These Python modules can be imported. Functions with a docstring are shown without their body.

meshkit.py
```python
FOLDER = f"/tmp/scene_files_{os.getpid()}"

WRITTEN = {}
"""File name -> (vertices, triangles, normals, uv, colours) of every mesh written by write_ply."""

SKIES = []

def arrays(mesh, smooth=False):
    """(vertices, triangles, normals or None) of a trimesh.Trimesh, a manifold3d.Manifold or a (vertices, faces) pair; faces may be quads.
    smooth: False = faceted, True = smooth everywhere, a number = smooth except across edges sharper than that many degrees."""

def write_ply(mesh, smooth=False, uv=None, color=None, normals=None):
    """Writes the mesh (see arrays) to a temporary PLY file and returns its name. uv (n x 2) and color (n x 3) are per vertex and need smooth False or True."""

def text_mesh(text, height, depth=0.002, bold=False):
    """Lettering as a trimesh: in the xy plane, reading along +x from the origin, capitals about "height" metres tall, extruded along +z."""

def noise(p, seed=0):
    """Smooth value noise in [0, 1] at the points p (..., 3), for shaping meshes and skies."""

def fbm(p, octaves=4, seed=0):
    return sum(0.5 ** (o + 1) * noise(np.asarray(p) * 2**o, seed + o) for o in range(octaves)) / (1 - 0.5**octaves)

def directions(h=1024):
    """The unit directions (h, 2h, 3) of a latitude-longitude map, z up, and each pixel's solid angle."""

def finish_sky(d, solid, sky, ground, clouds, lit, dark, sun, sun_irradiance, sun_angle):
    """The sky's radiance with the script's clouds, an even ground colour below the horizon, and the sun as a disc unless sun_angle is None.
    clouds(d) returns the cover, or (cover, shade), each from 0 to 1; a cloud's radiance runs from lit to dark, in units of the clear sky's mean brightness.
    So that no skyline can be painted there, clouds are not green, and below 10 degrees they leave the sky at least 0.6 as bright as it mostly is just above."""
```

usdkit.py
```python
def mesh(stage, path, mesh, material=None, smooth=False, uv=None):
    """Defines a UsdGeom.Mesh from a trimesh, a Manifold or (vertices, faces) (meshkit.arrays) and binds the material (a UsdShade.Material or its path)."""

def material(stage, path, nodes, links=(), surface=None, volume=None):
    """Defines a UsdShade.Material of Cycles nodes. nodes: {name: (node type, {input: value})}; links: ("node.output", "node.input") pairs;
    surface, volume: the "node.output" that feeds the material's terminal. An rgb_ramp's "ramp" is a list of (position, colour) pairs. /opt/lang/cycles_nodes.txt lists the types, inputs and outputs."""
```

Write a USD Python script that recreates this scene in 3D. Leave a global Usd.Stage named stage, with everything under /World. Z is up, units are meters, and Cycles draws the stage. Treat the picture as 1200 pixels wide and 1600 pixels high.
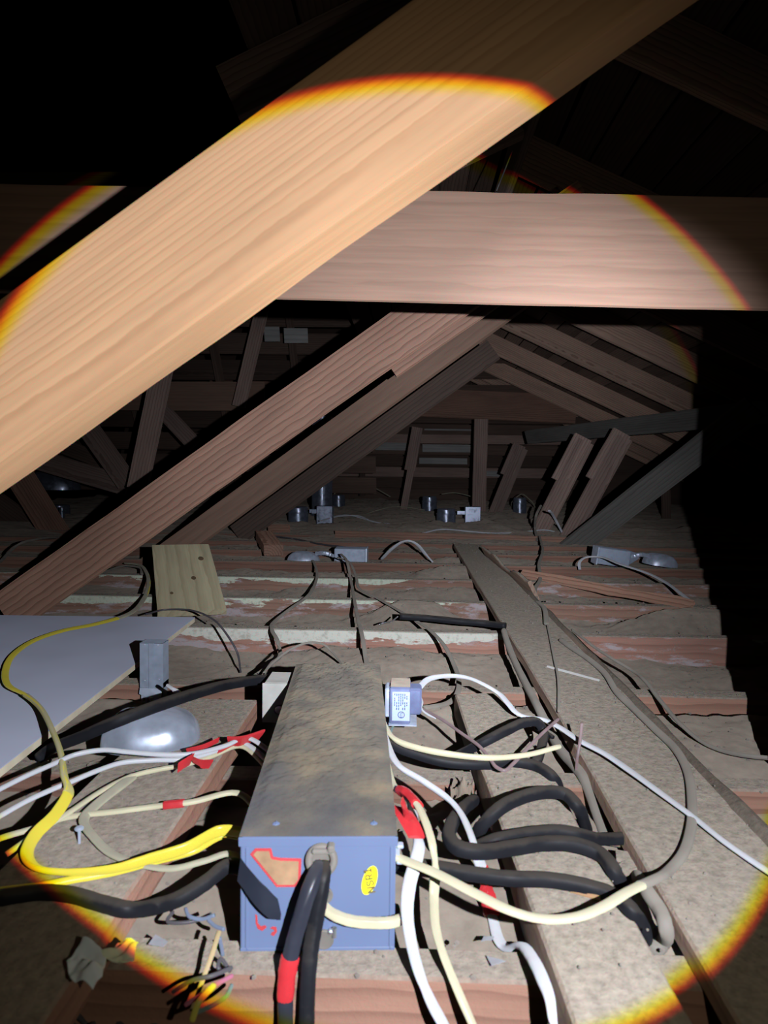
import math, random, numpy as np, trimesh, usdkit, meshkit
import shapely.geometry as sg
from pxr import Usd, UsdGeom, UsdLux, UsdShade, Gf, Vt, Sdf

stage = Usd.Stage.CreateInMemory()
UsdGeom.SetStageUpAxis(stage, 'Z'); UsdGeom.SetStageMetersPerUnit(stage, 1.0)
UsdGeom.Xform.Define(stage, '/World'); UsdGeom.Scope.Define(stage, '/World/Looks')
rng = np.random.default_rng(7)
# ------------------------------------------------------------------ camera (x right, y into the attic, z up; joist tops are z = 0)
F, H = 1110.0, 0.41
psi, th, rho = math.radians(2.06), math.atan2(65, F), math.radians(.75)
fw = np.array([-math.sin(psi)*math.cos(th), math.cos(psi)*math.cos(th), -math.sin(th)])
r0 = np.cross(fw, [0, 0, 1]); r0 /= np.linalg.norm(r0); u0 = np.cross(r0, fw)
rt = math.cos(rho)*r0 + math.sin(rho)*u0; up = -math.sin(rho)*r0 + math.cos(rho)*u0
C = np.array([0, 0, H])
cam = UsdGeom.Camera.Define(stage, '/World/camera')
cam.AddTransformOp().Set(Gf.Matrix4d(*rt, 0, *up, 0, *(-fw), 0, *C, 1))
cam.CreateFocalLengthAttr(24.0); cam.CreateHorizontalApertureAttr(24.0*1200/F); cam.CreateVerticalApertureAttr(24.0*1600/F)
cam.CreateClippingRangeAttr(Gf.Vec2f(.02, 100)); cam.CreateFStopAttr(10.0); cam.CreateFocusDistanceAttr(1.7)
cam.CreateExposureAttr(0.0)
# ------------------------------------------------------------------ light: one torch held right of the lens, a focused disc with a coloured rim, a hot middle and some spill
TORCH = np.array([.14, -.04, .437]); AX = np.array([-.152, 1, -.137]); AX /= np.linalg.norm(AX); RIM = 32.25
HOT = np.array([-.05, 1, -.05]); HOT /= np.linalg.norm(HOT)
def spot(name, axis, half, power, col, soft, r=.004):
    L = UsdLux.SphereLight.Define(stage, '/World/'+name)
    z = -axis; x = np.cross([0, 0, 1], z); x /= np.linalg.norm(x); y = np.cross(z, x)
    L.AddTransformOp().Set(Gf.Matrix4d(*x, 0, *y, 0, *z, 0, *TORCH, 1))
    L.CreateRadiusAttr(r); L.CreateIntensityAttr(power); L.CreateColorAttr(Gf.Vec3f(*col)); L.CreateNormalizeAttr(True)
    s = UsdLux.ShapingAPI.Apply(L.GetPrim()); s.CreateShapingConeAngleAttr(half); s.CreateShapingConeSoftnessAttr(soft)
P0 = 1.0
unit0 = lambda v: np.asarray(v, float)/np.linalg.norm(v)
spot('torch_disc_red', AX, RIM+.02, 20*P0, (.95, 0, 0), .012)
spot('torch_disc_green', AX, RIM-.2, 20*P0, (0, .99, 0), .018)
spot('torch_disc_blue', AX, RIM-.6, 20*P0, (0, 0, 1.12), .04)
spot('torch_middle', HOT, 25.5, 38*P0, (.93, .97, 1.1), 1.0)
spot('torch_hot', unit0([.12, 1, .05]), 16, 40*P0, (.93, .97, 1.1), 1.0)
spot('torch_spill', AX, 50, 2.*P0, (1.0, .93, .74), 1.0)

# ------------------------------------------------------------------ helpers
def ray(x, y): return fw + rt*(x-600)/F - up*(y-800)/F
def on(x, y, z=0.):            # where the sight line meets the level z
    d = ray(x, y); return C + d*(z-H)/d[2]
def at(x, y, Y):               # where it meets the upright plane at distance Y
    d = ray(x, y); return C + d*Y/d[1]
used = {}
def path(name, parent=None):
    base = str(parent.GetPath()) if parent else '/World'
    k = base+'/'+name; n = used.get(k, 0); used[k] = n+1
    return k if n == 0 else '%s_%03d' % (k, n)
def meta(p, label=None, cat=None, group=None, kind=None):
    for k, v in (('label', label), ('category', cat), ('group', group), ('kind', kind)):
        if v: p.SetCustomDataByKey(k, v)
    return p
def obj(name, m, mat, parent=None, smooth=False, xf=None, **kw):
    M = usdkit.mesh(stage, path(name, parent), m, LK[mat], smooth)
    if xf is not None: M.AddTransformOp().Set(Gf.Matrix4d(*np.asarray(xf).T.ravel()))
    return meta(M.GetPrim(), **kw)
def thing(name, label, cat, group=None, kind=None, loc=None):
    x = UsdGeom.Xform.Define(stage, path(name))
    if loc is not None: x.AddTranslateOp().Set(Gf.Vec3d(*map(float, loc)))
    return meta(x.GetPrim(), label, cat, group, kind)
def cat(ms): return trimesh.util.concatenate([trimesh.Trimesh(*(np.asarray(a) for a in (m.vertices, m.faces)), process=False) for m in ms])
def unit(v): v = np.asarray(v, float); return v/np.linalg.norm(v)
def frame(p, x, z):            # matrix with local x along x and local z near z
    x = unit(x); y = unit(np.cross(z, x)); z = np.cross(x, y)
    m = np.eye(4); m[:3, 0], m[:3, 1], m[:3, 2], m[:3, 3] = x, y, z, p; return m
def timber(L, w, t, seed=0, ch=.0025, warp=.0012, seg=None, rag=0., wane=0.):
    """A sawn board: x along its length (centred), y its width, z its thickness, eased and slightly uneven edges."""
    seg = seg or max(2, min(40, int(L/.06)))
    a, b = w/2, t/2
    prof = np.array([(-a+ch, -b), (0, -b), (a-ch, -b), (a, -b+ch), (a, 0), (a, b-ch), (a-ch, b), (0, b), (-a+ch, b), (-a, b-ch), (-a, 0), (-a, -b+ch)])
    n = len(prof); xs = np.linspace(-L/2, L/2, seg+1); V = []
    for i, x in enumerate(xs):
        q = np.c_[np.full(n, x), prof]
        q[:, 1:] += (meshkit.noise(np.c_[q[:, 0]*9, prof*40+seed*3.1], seed)[:, None]-.5)*2*warp*np.sign(prof)
        q[:, 1] += warp*3*(meshkit.noise(np.array([[x*1.3+seed, 0, 0]]), seed+5)-.5)
        if wane: q[:, 1] += np.sign(prof[:, 0])*wane*(meshkit.fbm(np.c_[np.full(n, x*7+seed), prof[:, :1]*0+np.sign(prof[:, :1])*3, prof[:, :1]*0], 3, seed+9)-.5)
        V.append(q)
    if rag:
        for e, s in ((0, -1), (-1, 1)): V[e][:, 0] += rag*(meshkit.noise(np.c_[prof*90, prof[:, :1]*0], seed+3)-.5)*2
    V = np.vstack(V+[[[-L/2, 0, 0]], [[L/2, 0, 0]]]); Fc = []
    for i in range(seg):
        for j in range(n):
            p, q = i*n+j, i*n+(j+1) % n
            Fc += [(p, p+n, q), (q, p+n, q+n)]
    e = seg*n
    for j in range(n):
        k = (j+1) % n
        Fc += [(len(V)-2, j, k), (len(V)-1, e+k, e+j)]
    m = trimesh.Trimesh(V, np.array(Fc), process=False)
    if m.volume < 0: m.invert()
    return m
seedc = [0]
def board(name, p0, p1, w, t, zdir, mat, label=None, category=None, group=None, parent=None, kind=None, **kw):
    """A board from p0 to p1 (centre line); its thickness t lies along zdir, its width w across."""
    seedc[0] += 1
    p0, p1 = np.asarray(p0, float), np.asarray(p1, float)
    return obj(name, timber(np.linalg.norm(p1-p0), w, t, seedc[0], **kw), mat, parent, 25, frame((p0+p1)/2, p1-p0, zdir), label=label, cat=category, group=group, kind=kind)
def box(dx, dy, dz, c=(0, 0, 0), ch=.0015):
    m = trimesh.creation.box((dx, dy, dz)); ch = min(ch, dx/3, dy/3, dz/3)
    pts = np.vstack([np.asarray(m.vertices)*[1-2*ch/dx if k != 0 else 1, 1-2*ch/dy if k != 1 else 1, 1-2*ch/dz if k != 2 else 1] for k in range(3)])
    m = trimesh.convex.convex_hull(pts); m.apply_translation(c); return m
def cyl(r, h, c=(0, 0, 0), n=24): m = trimesh.creation.cylinder(r, h, sections=n); m.apply_translation(c); return m
def lathe(prof, n=40): return trimesh.creation.revolve(np.asarray(prof, float), sections=n)
def spline(P, n=None):
    P = np.asarray(P, float); d = np.r_[0, np.cumsum(np.sqrt(np.linalg.norm(np.diff(P, axis=0), axis=1)+1e-9))]
    from scipy.interpolate import PchipInterpolator, CubicSpline
    T = np.diff(d)
    Q = np.vstack([2*P[0]-P[1], P, 2*P[-1]-P[-2]]); dd = np.r_[d[0]-T[0], d, d[-1]+T[-1]]
    out = []; n = n or 8
    for i in range(1, len(Q)-2):       # centripetal Catmull-Rom
        t0, t1, t2, t3 = dd[i-1:i+3]; t = np.linspace(t1, t2, n, endpoint=False)[:, None]
        A1 = (t1-t)/(t1-t0)*Q[i-1]+(t-t0)/(t1-t0)*Q[i]; A2 = (t2-t)/(t2-t1)*Q[i]+(t-t1)/(t2-t1)*Q[i+1]; A3 = (t3-t)/(t3-t2)*Q[i+1]+(t-t2)/(t3-t2)*Q[i+2]
        B1 = (t2-t)/(t2-t0)*A1+(t-t0)/(t2-t0)*A2; B2 = (t3-t)/(t3-t1)*A2+(t-t1)/(t3-t1)*A3
        out.append((t2-t)/(t2-t1)*B1+(t-t1)/(t2-t1)*B2)
    return np.vstack(out+[P[-1:]])
def sweep(c, w, h, n=12, roll=0., rnd=2.6, cap=True, lump=0., seed=0):
    c = np.asarray(c, float); t = np.gradient(c, axis=0); t /= np.linalg.norm(t, axis=1)[:, None]+1e-12
    s = np.cross(t, [0, 0, 1.]); l = np.linalg.norm(s, axis=1); s[l < .05] = [1, 0, 0]
    for i in range(1, len(s)):
        if s[i]@s[i-1] < 0: s[i] *= -1
    k = np.ones(5)/5
    if len(c) > 12: s = np.stack([np.convolve(np.pad(s[:, j], 2, 'edge'), k, 'valid') for j in range(3)], 1)
    s -= t*(s*t).sum(1)[:, None]; s /= np.linalg.norm(s, axis=1)[:, None]+1e-12; b = np.cross(s, t)
    a = np.linspace(0, 2*math.pi, n, endpoint=False); ca, sa = np.cos(a), np.sin(a)
    px, pz = np.sign(ca)*abs(ca)**(2/rnd)*w/2, np.sign(sa)*abs(sa)**(2/rnd)*h/2
    R = np.broadcast_to(np.asarray(roll, float), len(c)) if np.ndim(roll) == 0 else np.interp(np.linspace(0, 1, len(c)), np.linspace(0, 1, len(roll)), roll)
    V = []
    for i in range(len(c)):
        x, z = px*math.cos(R[i])-pz*math.sin(R[i]), px*math.sin(R[i])+pz*math.cos(R[i])
        g = 1+lump*(meshkit.noise(np.array([[i*.7+seed, 0, 0]]), seed)[0]-.5)
        V.append(c[i]+(s[i]*x[:, None]+b[i]*z[:, None])*g)
    V = np.vstack(V+[c[:1], c[-1:]]); Fc = []; m = len(c)
    for i in range(m-1):
        for j in range(n):
            p, q = i*n+j, i*n+(j+1) % n; Fc += [(p, q, p+n), (q, q+n, p+n)]
    for j in range(n):
        k = (j+1) % n; Fc += [(m*n, k, j), (m*n+1, (m-1)*n+j, (m-1)*n+k)]
    M = trimesh.Trimesh(V, np.array(Fc), process=False)
    if M.volume < 0: M.invert()
    return M
def pts(L):                    # (x, y, z) on a level, or (x, y, None, Y)
    return np.array([on(p[0], p[1], p[2]) if p[2] is not None else at(p[0], p[1], p[3]) for p in L])
def cable(name, label, category, L, mat, w, h=None, group=None, roll=0., rnd=2.6, n=8, extra=(), pre=(), post=()):
    """A cable along points given on levels; extra: (part name, from, to, scale, material) sleeves wound on it."""
    P = pts(L); rad = .35*(h or w)
    for i in range(len(P)):        # cables lie on the dust, not in it
        if L[i][2] is None or (i in (0, len(P)-1, len(P)-2) and L[i][2] < -.005): continue
        for _ in range(3):
            if P[i][1] < 4.9 and P[i][2] < sup(P[i][0], P[i][1])+rad: P[i] = on(L[i][0], L[i][1], sup(P[i][0], P[i][1])+rad)
    if len(pre): P = np.vstack([np.atleast_2d(pre), P])
    if len(post): P = np.vstack([P, np.atleast_2d(post)])
    c = spline(P, n); h = h or w
    t = thing(name, label, category, group)
    obj('sheath', sweep(c, w, h, 12, roll, rnd, lump=.06, seed=len(used)), mat, t, True)
    k = len(c)
    for nm, a, b, sc, mt in extra:
        i, j = int(a*(k-1)), max(int(b*(k-1)), int(a*(k-1))+2)
        obj(nm, sweep(c[i:j+1], w*sc, h*sc+.0012, 12, roll if np.ndim(roll) == 0 else float(np.interp((a+b)/2, np.linspace(0, 1, len(roll)), roll)), rnd, lump=.12, seed=3), mt, t, 40, label='red tape wound round the cable' if mt == 'red_tape' else None)
    return t, c
# ------------------------------------------------------------------ materials
LK = {}
def mk(name, nodes, links, surface='p.BSDF'):
    LK[name] = usdkit.material(stage, '/World/Looks/'+name, nodes, links, surface=surface)
def wood(name, c1, c2, dust=0., paint=None, rings=26., rough=.75, dist=2.2, dustc=(.22, .19, .152), tint=.25, stain=.3):
    n = {'tc': ('texture_coordinate', {}), 'oi': ('object_info', {}),
         'rx': ('combine_xyz', {}), 'mr1': ('math', {'math_type': 'multiply', 'value2': 37.}), 'mr2': ('math', {'math_type': 'multiply_add', 'value2': .3, 'value3': .03}),
         'off': ('vector_math', {'vector_math_type': 'add'} if False else {}) if False else ('mapping', {'scale': (1, 1, 1)}),
         'st': ('mapping', {'scale': (.55, 1., 1.)}),
         'wv': ('wave_texture', {'wave_type': 'rings', 'rings_direction': 'x', 'profile': 'saw', 'scale': rings, 'distortion': dist, 'detail': 2., 'detail_scale': 1.1, 'detail_roughness': .5}),
         'fs': ('mapping', {'scale': (6., 130., 130.)}), 'fn': ('noise_texture', {'scale': 1., 'detail': 3.}),
         'bs': ('mapping', {'scale': (1.8, 9., 9.)}), 'bn': ('noise_texture', {'scale': 1., 'detail': 4., 'roughness': .6}),
         'r1': ('rgb_ramp', {'ramp': [(0., c1), (.6, tuple(np.array(c1)*.72+np.array(c2)*.28)), (.93, c2), (1., c1)]}),
         'm1': ('mix_color', {'blend_type': 'multiply', 'fac': .25}), 'r2': ('rgb_ramp', {'ramp': [(.3, (.5, .47, .45)), (.65, (1.1, 1.1, 1.1))]}),
         'm2': ('mix_color', {'blend_type': 'multiply', 'fac': stain*1.6}), 'r3': ('rgb_ramp', {'ramp': [(.3, (.5, .48, .5)), (.62, (1.1, 1.08, 1.05))]}),
         'hs': ('hsv', {'saturation': 1.}), 'hv': ('map_range', {'from_min': 0., 'from_max': 1., 'to_min': 1-tint, 'to_max': 1+tint}),
         'bp': ('bump', {'strength': .25, 'distance': .0015}), 'bm': ('math', {'math_type': 'add'}),
         'p': ('principled_bsdf', {'roughness': rough, 'specular_ior_level': .3, 'diffuse_roughness': .8})}
    l = [('oi.random', 'mr1.value1'), ('oi.random', 'mr2.value1'), ('mr1.value', 'rx.x'), ('mr2.value', 'rx.y'), ('mr2.value', 'rx.z'),
         ('tc.object', 'off.vector'), ('rx.vector', 'off.location'), ('off.vector', 'st.vector'), ('st.vector', 'wv.vector'),
         ('off.vector', 'fs.vector'), ('fs.vector', 'fn.vector'), ('off.vector', 'bs.vector'), ('bs.vector', 'bn.vector'),
         ('wv.fac', 'r1.fac'), ('r1.color', 'm1.a'), ('fn.fac', 'r2.fac'), ('r2.color', 'm1.b'), ('m1.result', 'm2.a'), ('bn.fac', 'r3.fac'), ('r3.color', 'm2.b'),
         ('m2.result', 'hs.color'), ('oi.random', 'hv.value'), ('hv.result', 'hs.value'), ('fn.fac', 'bm.value1'), ('wv.fac', 'bm.value2'), ('bm.value', 'bp.height'), ('bp.normal', 'p.normal')]
    col = 'hs.color'
    if paint:                  # old flaking paint on the upper part of the face: local y is the timber's depth
        n |= {'sx': ('separate_xyz', {}), 'pn': ('noise_texture', {'scale': 5., 'detail': 5., 'roughness': .62}), 'pm': ('mapping', {'scale': (1., 3.5, 3.5)}), 'pa': ('math', {'math_type': 'multiply_add', 'value2': paint[1], 'value3': paint[2]}), 'px': ('map_range', {'from_min': .35, 'from_max': .62, 'to_min': 0., 'to_max': -.22, 'clamp': True}), 'pxa': ('math', {'math_type': 'add'}),
              'ps': ('math', {'math_type': 'add'}), 'pr': ('rgb_ramp', {'ramp': [(.49, (0, 0, 0)), (.51, (1, 1, 1))]}), 'pc': ('mix_color', {'b': paint[0]}),
              'pq': ('noise_texture', {'scale': 90., 'detail': 3.}), 'pp': ('rgb_ramp', {'ramp': [(.3, (.75, .72, .7)), (.5, (1, 1, 1))]}), 'pz': ('mix_color', {'blend_type': 'multiply', 'fac': .8, 'b': paint[0]}), 
              'py': ('math', {'math_type': 'multiply_add', 'value2': .06, 'value3': -.03}), 'pk': ('math', {'math_type': 'multiply'}), 'pg': ('rgb_ramp', {'ramp': [(.52, (0, 0, 0)), (.62, (1, 1, 1))]}), 'p2': ('mix_color', {'b': (.36, .31, .31)}), 'pn2': ('noise_texture', {'scale': 9., 'detail': 6., 'roughness': .7})}
        l += [('tc.object', 'sx.vector'), ('off.vector', 'pm.vector'), ('pm.vector', 'pn.vector'), ('sx.y', 'pa.value1'), ('pn.fac', 'ps.value1'), ('sx.x', 'px.value'), ('px.result', 'pxa.value1'), ('pa.value', 'pxa.value2'), ('pxa.value', 'ps.value2'), ('ps.value', 'pr.fac'),
              ('pm.vector', 'pn2.vector'), ('pn2.fac', 'pg.fac'), (col, 'p2.a'), ('pg.color', 'p2.fac'),
              ('off.vector', 'pq.vector'), ('pq.fac', 'pp.fac'), ('pp.color', 'pz.a'), ('pr.color', 'pc.fac'), ('p2.result', 'pc.a'), ('pz.result', 'pc.b')]
        col = 'pc.result'
    if dust:                   # dust settled on what faces up
        n |= {'ge': ('geometry', {}), 'gs': ('separate_xyz', {}), 'dn': ('noise_texture', {'scale': 14., 'detail': 6., 'roughness': .65}), 'da': ('math', {'math_type': 'multiply_add', 'value2': .5, 'value3': -.25}), 'ds': ('math', {'math_type': 'add'}),
              'dr': ('map_range', {'from_min': .45, 'from_max': .8, 'to_min': 0., 'to_max': dust, 'clamp': True}), 'dc': ('mix_color', {}),
              'dq': ('noise_texture', {'scale': 110., 'detail': 6., 'roughness': .7}), 'dp': ('rgb_ramp', {'ramp': [(.3, tuple(np.array(dustc)*.65)), (.5, dustc), (.72, tuple(np.array(dustc)*1.3))]})}
        l += [('ge.normal', 'gs.vector'), ('tc.object', 'dn.vector'), ('dn.fac', 'da.value1'), ('gs.z', 'ds.value1'), ('da.value', 'ds.value2'), ('ds.value', 'dr.value'), ('tc.object', 'dq.vector'), ('dq.fac', 'dp.fac'),
              (col, 'dc.a'), ('dp.color', 'dc.b'), ('dr.result', 'dc.fac')]
        n |= {'bp2': ('bump', {'strength': .8*dust, 'distance': .004})}
        l = [x for x in l if x != ('bp.normal', 'p.normal')]+[('bp.normal', 'bp2.normal'), ('dq.fac', 'bp2.height'), ('bp2.normal', 'p.normal')]
        col = 'dc.result'
    mk(name, n, l+[(col, 'p.base_color')])
FLAKE = (.40, .45, .31)
wood('fir_pale', (.32, .19, .098), (.265, .145, .07), rings=85, dist=.8, tint=.0, stain=.12)
wood('fir_brown', (.265, .165, .115), (.235, .144, .10), rings=18, tint=.05, stain=.15)
wood('fir_red', (.34, .2, .14), (.2, .105, .07), rings=26, tint=.1)
wood('joist_red', (.27, .15, .105), (.19, .1, .07), dust=.95, rings=20, tint=.1)
wood('joist_paint', (.29, .175, .125), (.21, .12, .085), dust=.95, rings=20, tint=.08, paint=(FLAKE, 6., -.36))
wood('joist_paint_full', (.36, .2, .15), (.28, .15, .11), dust=.95, rings=20, tint=.0, paint=((.40, .40, .315), 8., -.36))
wood('dusty_plank', (.26, .18, .13), (.18, .12, .09), dust=1., rings=20, dustc=(.225, .193, .152))
wood('dust_slab', (.2, .14, .1), (.12, .085, .065), dust=.9, rings=20, dustc=(.10, .084, .065))
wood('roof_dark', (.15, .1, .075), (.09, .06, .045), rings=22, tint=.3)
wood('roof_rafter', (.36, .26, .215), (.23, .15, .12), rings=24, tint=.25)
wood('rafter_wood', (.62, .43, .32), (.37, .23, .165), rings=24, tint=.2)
wood('weathered', (.14, .135, .12), (.1, .095, .085), rings=24, tint=.15)
wood('plywood', (.37, .33, .21), (.30, .26, .16), rings=12, tint=.0, stain=.2)
wood('pale_slat', (.42, .42, .4), (.33, .33, .31), rings=12, tint=.1)
def dusty(name, c, c2, bump=.5, scale=40., dist=.004, rough=.95):
    mk(name, {'tc': ('texture_coordinate', {}), 'n1': ('noise_texture', {'scale': scale, 'detail': 8., 'roughness': .65}), 'n2': ('noise_texture', {'scale': 5., 'detail': 4.}), 'ad': ('math', {'math_type': 'add'}), 'hf': ('math', {'math_type': 'multiply', 'value2': .5}),
              'r': ('rgb_ramp', {'ramp': [(.35, c2), (.62, c)]}), 'bp': ('bump', {'strength': bump, 'distance': dist}), 'p': ('principled_bsdf', {'roughness': rough, 'specular_ior_level': .1, 'diffuse_roughness': 1.})},
       [('tc.object', 'n1.vector'), ('tc.object', 'n2.vector'), ('n1.fac', 'ad.value1'), ('n2.fac', 'ad.value2'), ('ad.value', 'hf.value1'), ('hf.value', 'r.fac'), ('n1.fac', 'bp.height'), ('r.color', 'p.base_color'), ('bp.normal', 'p.normal')])
dusty('dust', (.235, .197, .155), (.155, .128, .102))
dusty('dust_dark', (.2, .175, .15), (.12, .105, .09))
def plain(name, c, rough=.5, metal=0., dustc=None, dust=.6, nz=25., var=.15, spec=.4):
    n = {'tc': ('texture_coordinate', {}), 'n1': ('noise_texture', {'scale': nz, 'detail': 5.}), 'r': ('rgb_ramp', {'ramp': [(.3, tuple(np.array(c)*(1-var))), (.7, tuple(np.minimum(np.array(c)*(1+var), .95)))]}),
         'rr': ('map_range', {'from_min': .3, 'from_max': .7, 'to_min': max(.05, rough-.1), 'to_max': min(1, rough+.1)}), 'p': ('principled_bsdf', {'metallic': metal, 'specular_ior_level': spec, 'diffuse_roughness': .6})}
    l = [('tc.object', 'n1.vector'), ('n1.fac', 'r.fac'), ('n1.fac', 'rr.value'), ('rr.result', 'p.roughness')]
    col = 'r.color'
    if dustc:
        n |= {'ge': ('geometry', {}), 'gs': ('separate_xyz', {}), 'dn': ('noise_texture', {'scale': 22., 'detail': 6., 'roughness': .7}), 'da': ('math', {'math_type': 'multiply_add', 'value2': 1.6, 'value3': -.8}), 'ds': ('math', {'math_type': 'add'}),
              'dr': ('map_range', {'from_min': .3, 'from_max': .9, 'to_min': 0., 'to_max': dust, 'clamp': True}), 'dc': ('mix_color', {'b': dustc}), 'im': ('math', {'math_type': 'multiply_add', 'value2': -metal, 'value3': metal})}
        l += [('ge.normal', 'gs.vector'), ('tc.object', 'dn.vector'), ('dn.fac', 'da.value1'), ('gs.z', 'ds.value1'), ('da.value', 'ds.value2'), ('ds.value', 'dr.value'), (col, 'dc.a'), ('dr.result', 'dc.fac'), ('dr.result', 'im.value1'), ('im.value', 'p.metallic')]
        col = 'dc.result'
    mk(name, n, l+[(col, 'p.base_color')])
DU = (.19, .17, .14)
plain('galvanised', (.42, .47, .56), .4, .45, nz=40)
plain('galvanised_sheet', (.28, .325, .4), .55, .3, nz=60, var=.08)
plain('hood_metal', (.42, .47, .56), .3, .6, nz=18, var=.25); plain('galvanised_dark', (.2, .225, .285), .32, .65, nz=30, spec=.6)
plain('blue_grey_paint', (.105, .14, .235), .45, nz=8, var=.05)
plain('white_sheath', (.43, .44, .46), .4, dustc=DU, dust=.25, var=.04)
plain('cream_sheath', (.45, .42, .28), .45, dustc=DU, dust=.35, var=.08)
plain('yellow_sheath', (.52, .44, .045), .35, nz=6, var=.08)
plain('yellow_dusty', (.36, .32, .08), .5, dustc=(.33, .3, .2), dust=.75, nz=5, var=.15)
plain('grey_sheath', (.17, .153, .128), .7, dustc=DU, dust=.6)
plain('grey_cream', (.3, .285, .2), .6, dustc=DU, dust=.5)
plain('black_sheath', (.009, .0095, .012), .6, dustc=(.075, .062, .047), dust=.4, spec=.15)
plain('black_clean', (.022, .024, .034), .45, dustc=(.1, .09, .075), dust=.2, spec=.35)
plain('brown_wire', (.17, .12, .12), .5); plain('dark_wire', (.06, .055, .06), .5); plain('blue_wire', (.12, .145, .2), .5)
plain('pink_wire', (.3, .1, .15), .4); plain('yellow_wire', (.4, .36, .07), .4); plain('green_wire', (.11, .16, .15), .5)
plain('red_tape', (.40, .025, .03), .3, spec=.5); plain('black_tape', (.014, .017, .026), .45, spec=.25)
plain('panel_white', (.36, .38, .46), .7, nz=4, var=.07); plain('panel_edge', (.5, .44, .32), .9)
plain('sticker_tan', (.27, .165, .09), .8, nz=60, var=.25); plain('sticker_red', (.4, .045, .05), .5); plain('sticker_yellow', (.92, .8, .02), .4, var=.02)
plain('ink', (.12, .1, .03), .6); plain('ink_blue', (.07, .1, .22), .6); plain('label_white', (.34, .41, .52), .5, var=.03); plain('steel', (.6, .6, .6), .3, .9)
plain('brass_dust', (.16, .145, .125), .7, .3, var=.35); plain('switch_plate', (.36, .36, .33), .45, dustc=DU, dust=.4)
plain('blue_steel', (.17, .2, .34), .35, .4); plain('knot_brown', (.1, .065, .035), .8); plain('straw', (.33, .25, .13), .7); plain('plastic_film', (.5, .56, .6), .25); plain('paper_green', (.55, .6, .45), .6); plain('lead_grey', (.2, .2, .21), .8)
plain('insulation_tear', (.2, .16, .12), .95)

# ------------------------------------------------------------------ setting: floor, joists, dust
J = [.15, .551, .916, 1.308, 1.795, 2.213, 2.65, 3.11, 3.545, 3.985, 4.42, 4.86]       # front faces of the joists
JT = .040
obj('floor', box(9., 12.2, .02, (-.5, 5.9, -.16)), 'dust_dark', label='plaster ceiling boards under the joists', kind='structure')
X0, X1 = -4.2, 3.6
ORD = ['nearest', 'second', 'third', 'fourth', 'fifth', 'sixth', 'seventh', 'eighth', 'ninth', 'tenth', 'eleventh', 'twelfth']
jinfo = {1: ('joist_red', 'floor joist under the near end of the blue-grey box'), 2: ('joist_red', 'floor joist crossing under the middle of the blue-grey box'), 3: ('joist_red', 'floor joist just under the far end of the blue-grey box, behind the spring bracket'),
         4: ('joist_paint_full', 'floor joist with the widest band of chipped cream paint, just beyond the blue-grey box'), 5: ('joist_paint', 'floor joist with pale green paint flakes, second painted one beyond the box'),
         6: ('joist_paint', 'floor joist with thin green paint flakes, third painted one beyond the box'), 7: ('joist_red', 'bare brown floor joist just in front of the two flat junction boxes'), 8: ('joist_red', 'bare brown floor joist just behind the two flat junction boxes'),
         9: ('joist_red', 'farthest bare floor joist still standing clear of the dust'), 10: ('joist_red', 'floor joist under the long lath lying across the attic'), 11: ('joist_red', 'floor joist sunk in dust beyond the long lath'), 0: ('joist_red', 'floor joist below the bottom edge of the view')}
for i, y in enumerate(J):
    m, lb = jinfo[i]
    board('floor_joist', (X0, y+JT/2, -.0725), (X1, y+JT/2, -.0725), .145, JT, (0, -1, 0), m, lb, 'joist', seg=60, warp=.0016)
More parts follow.
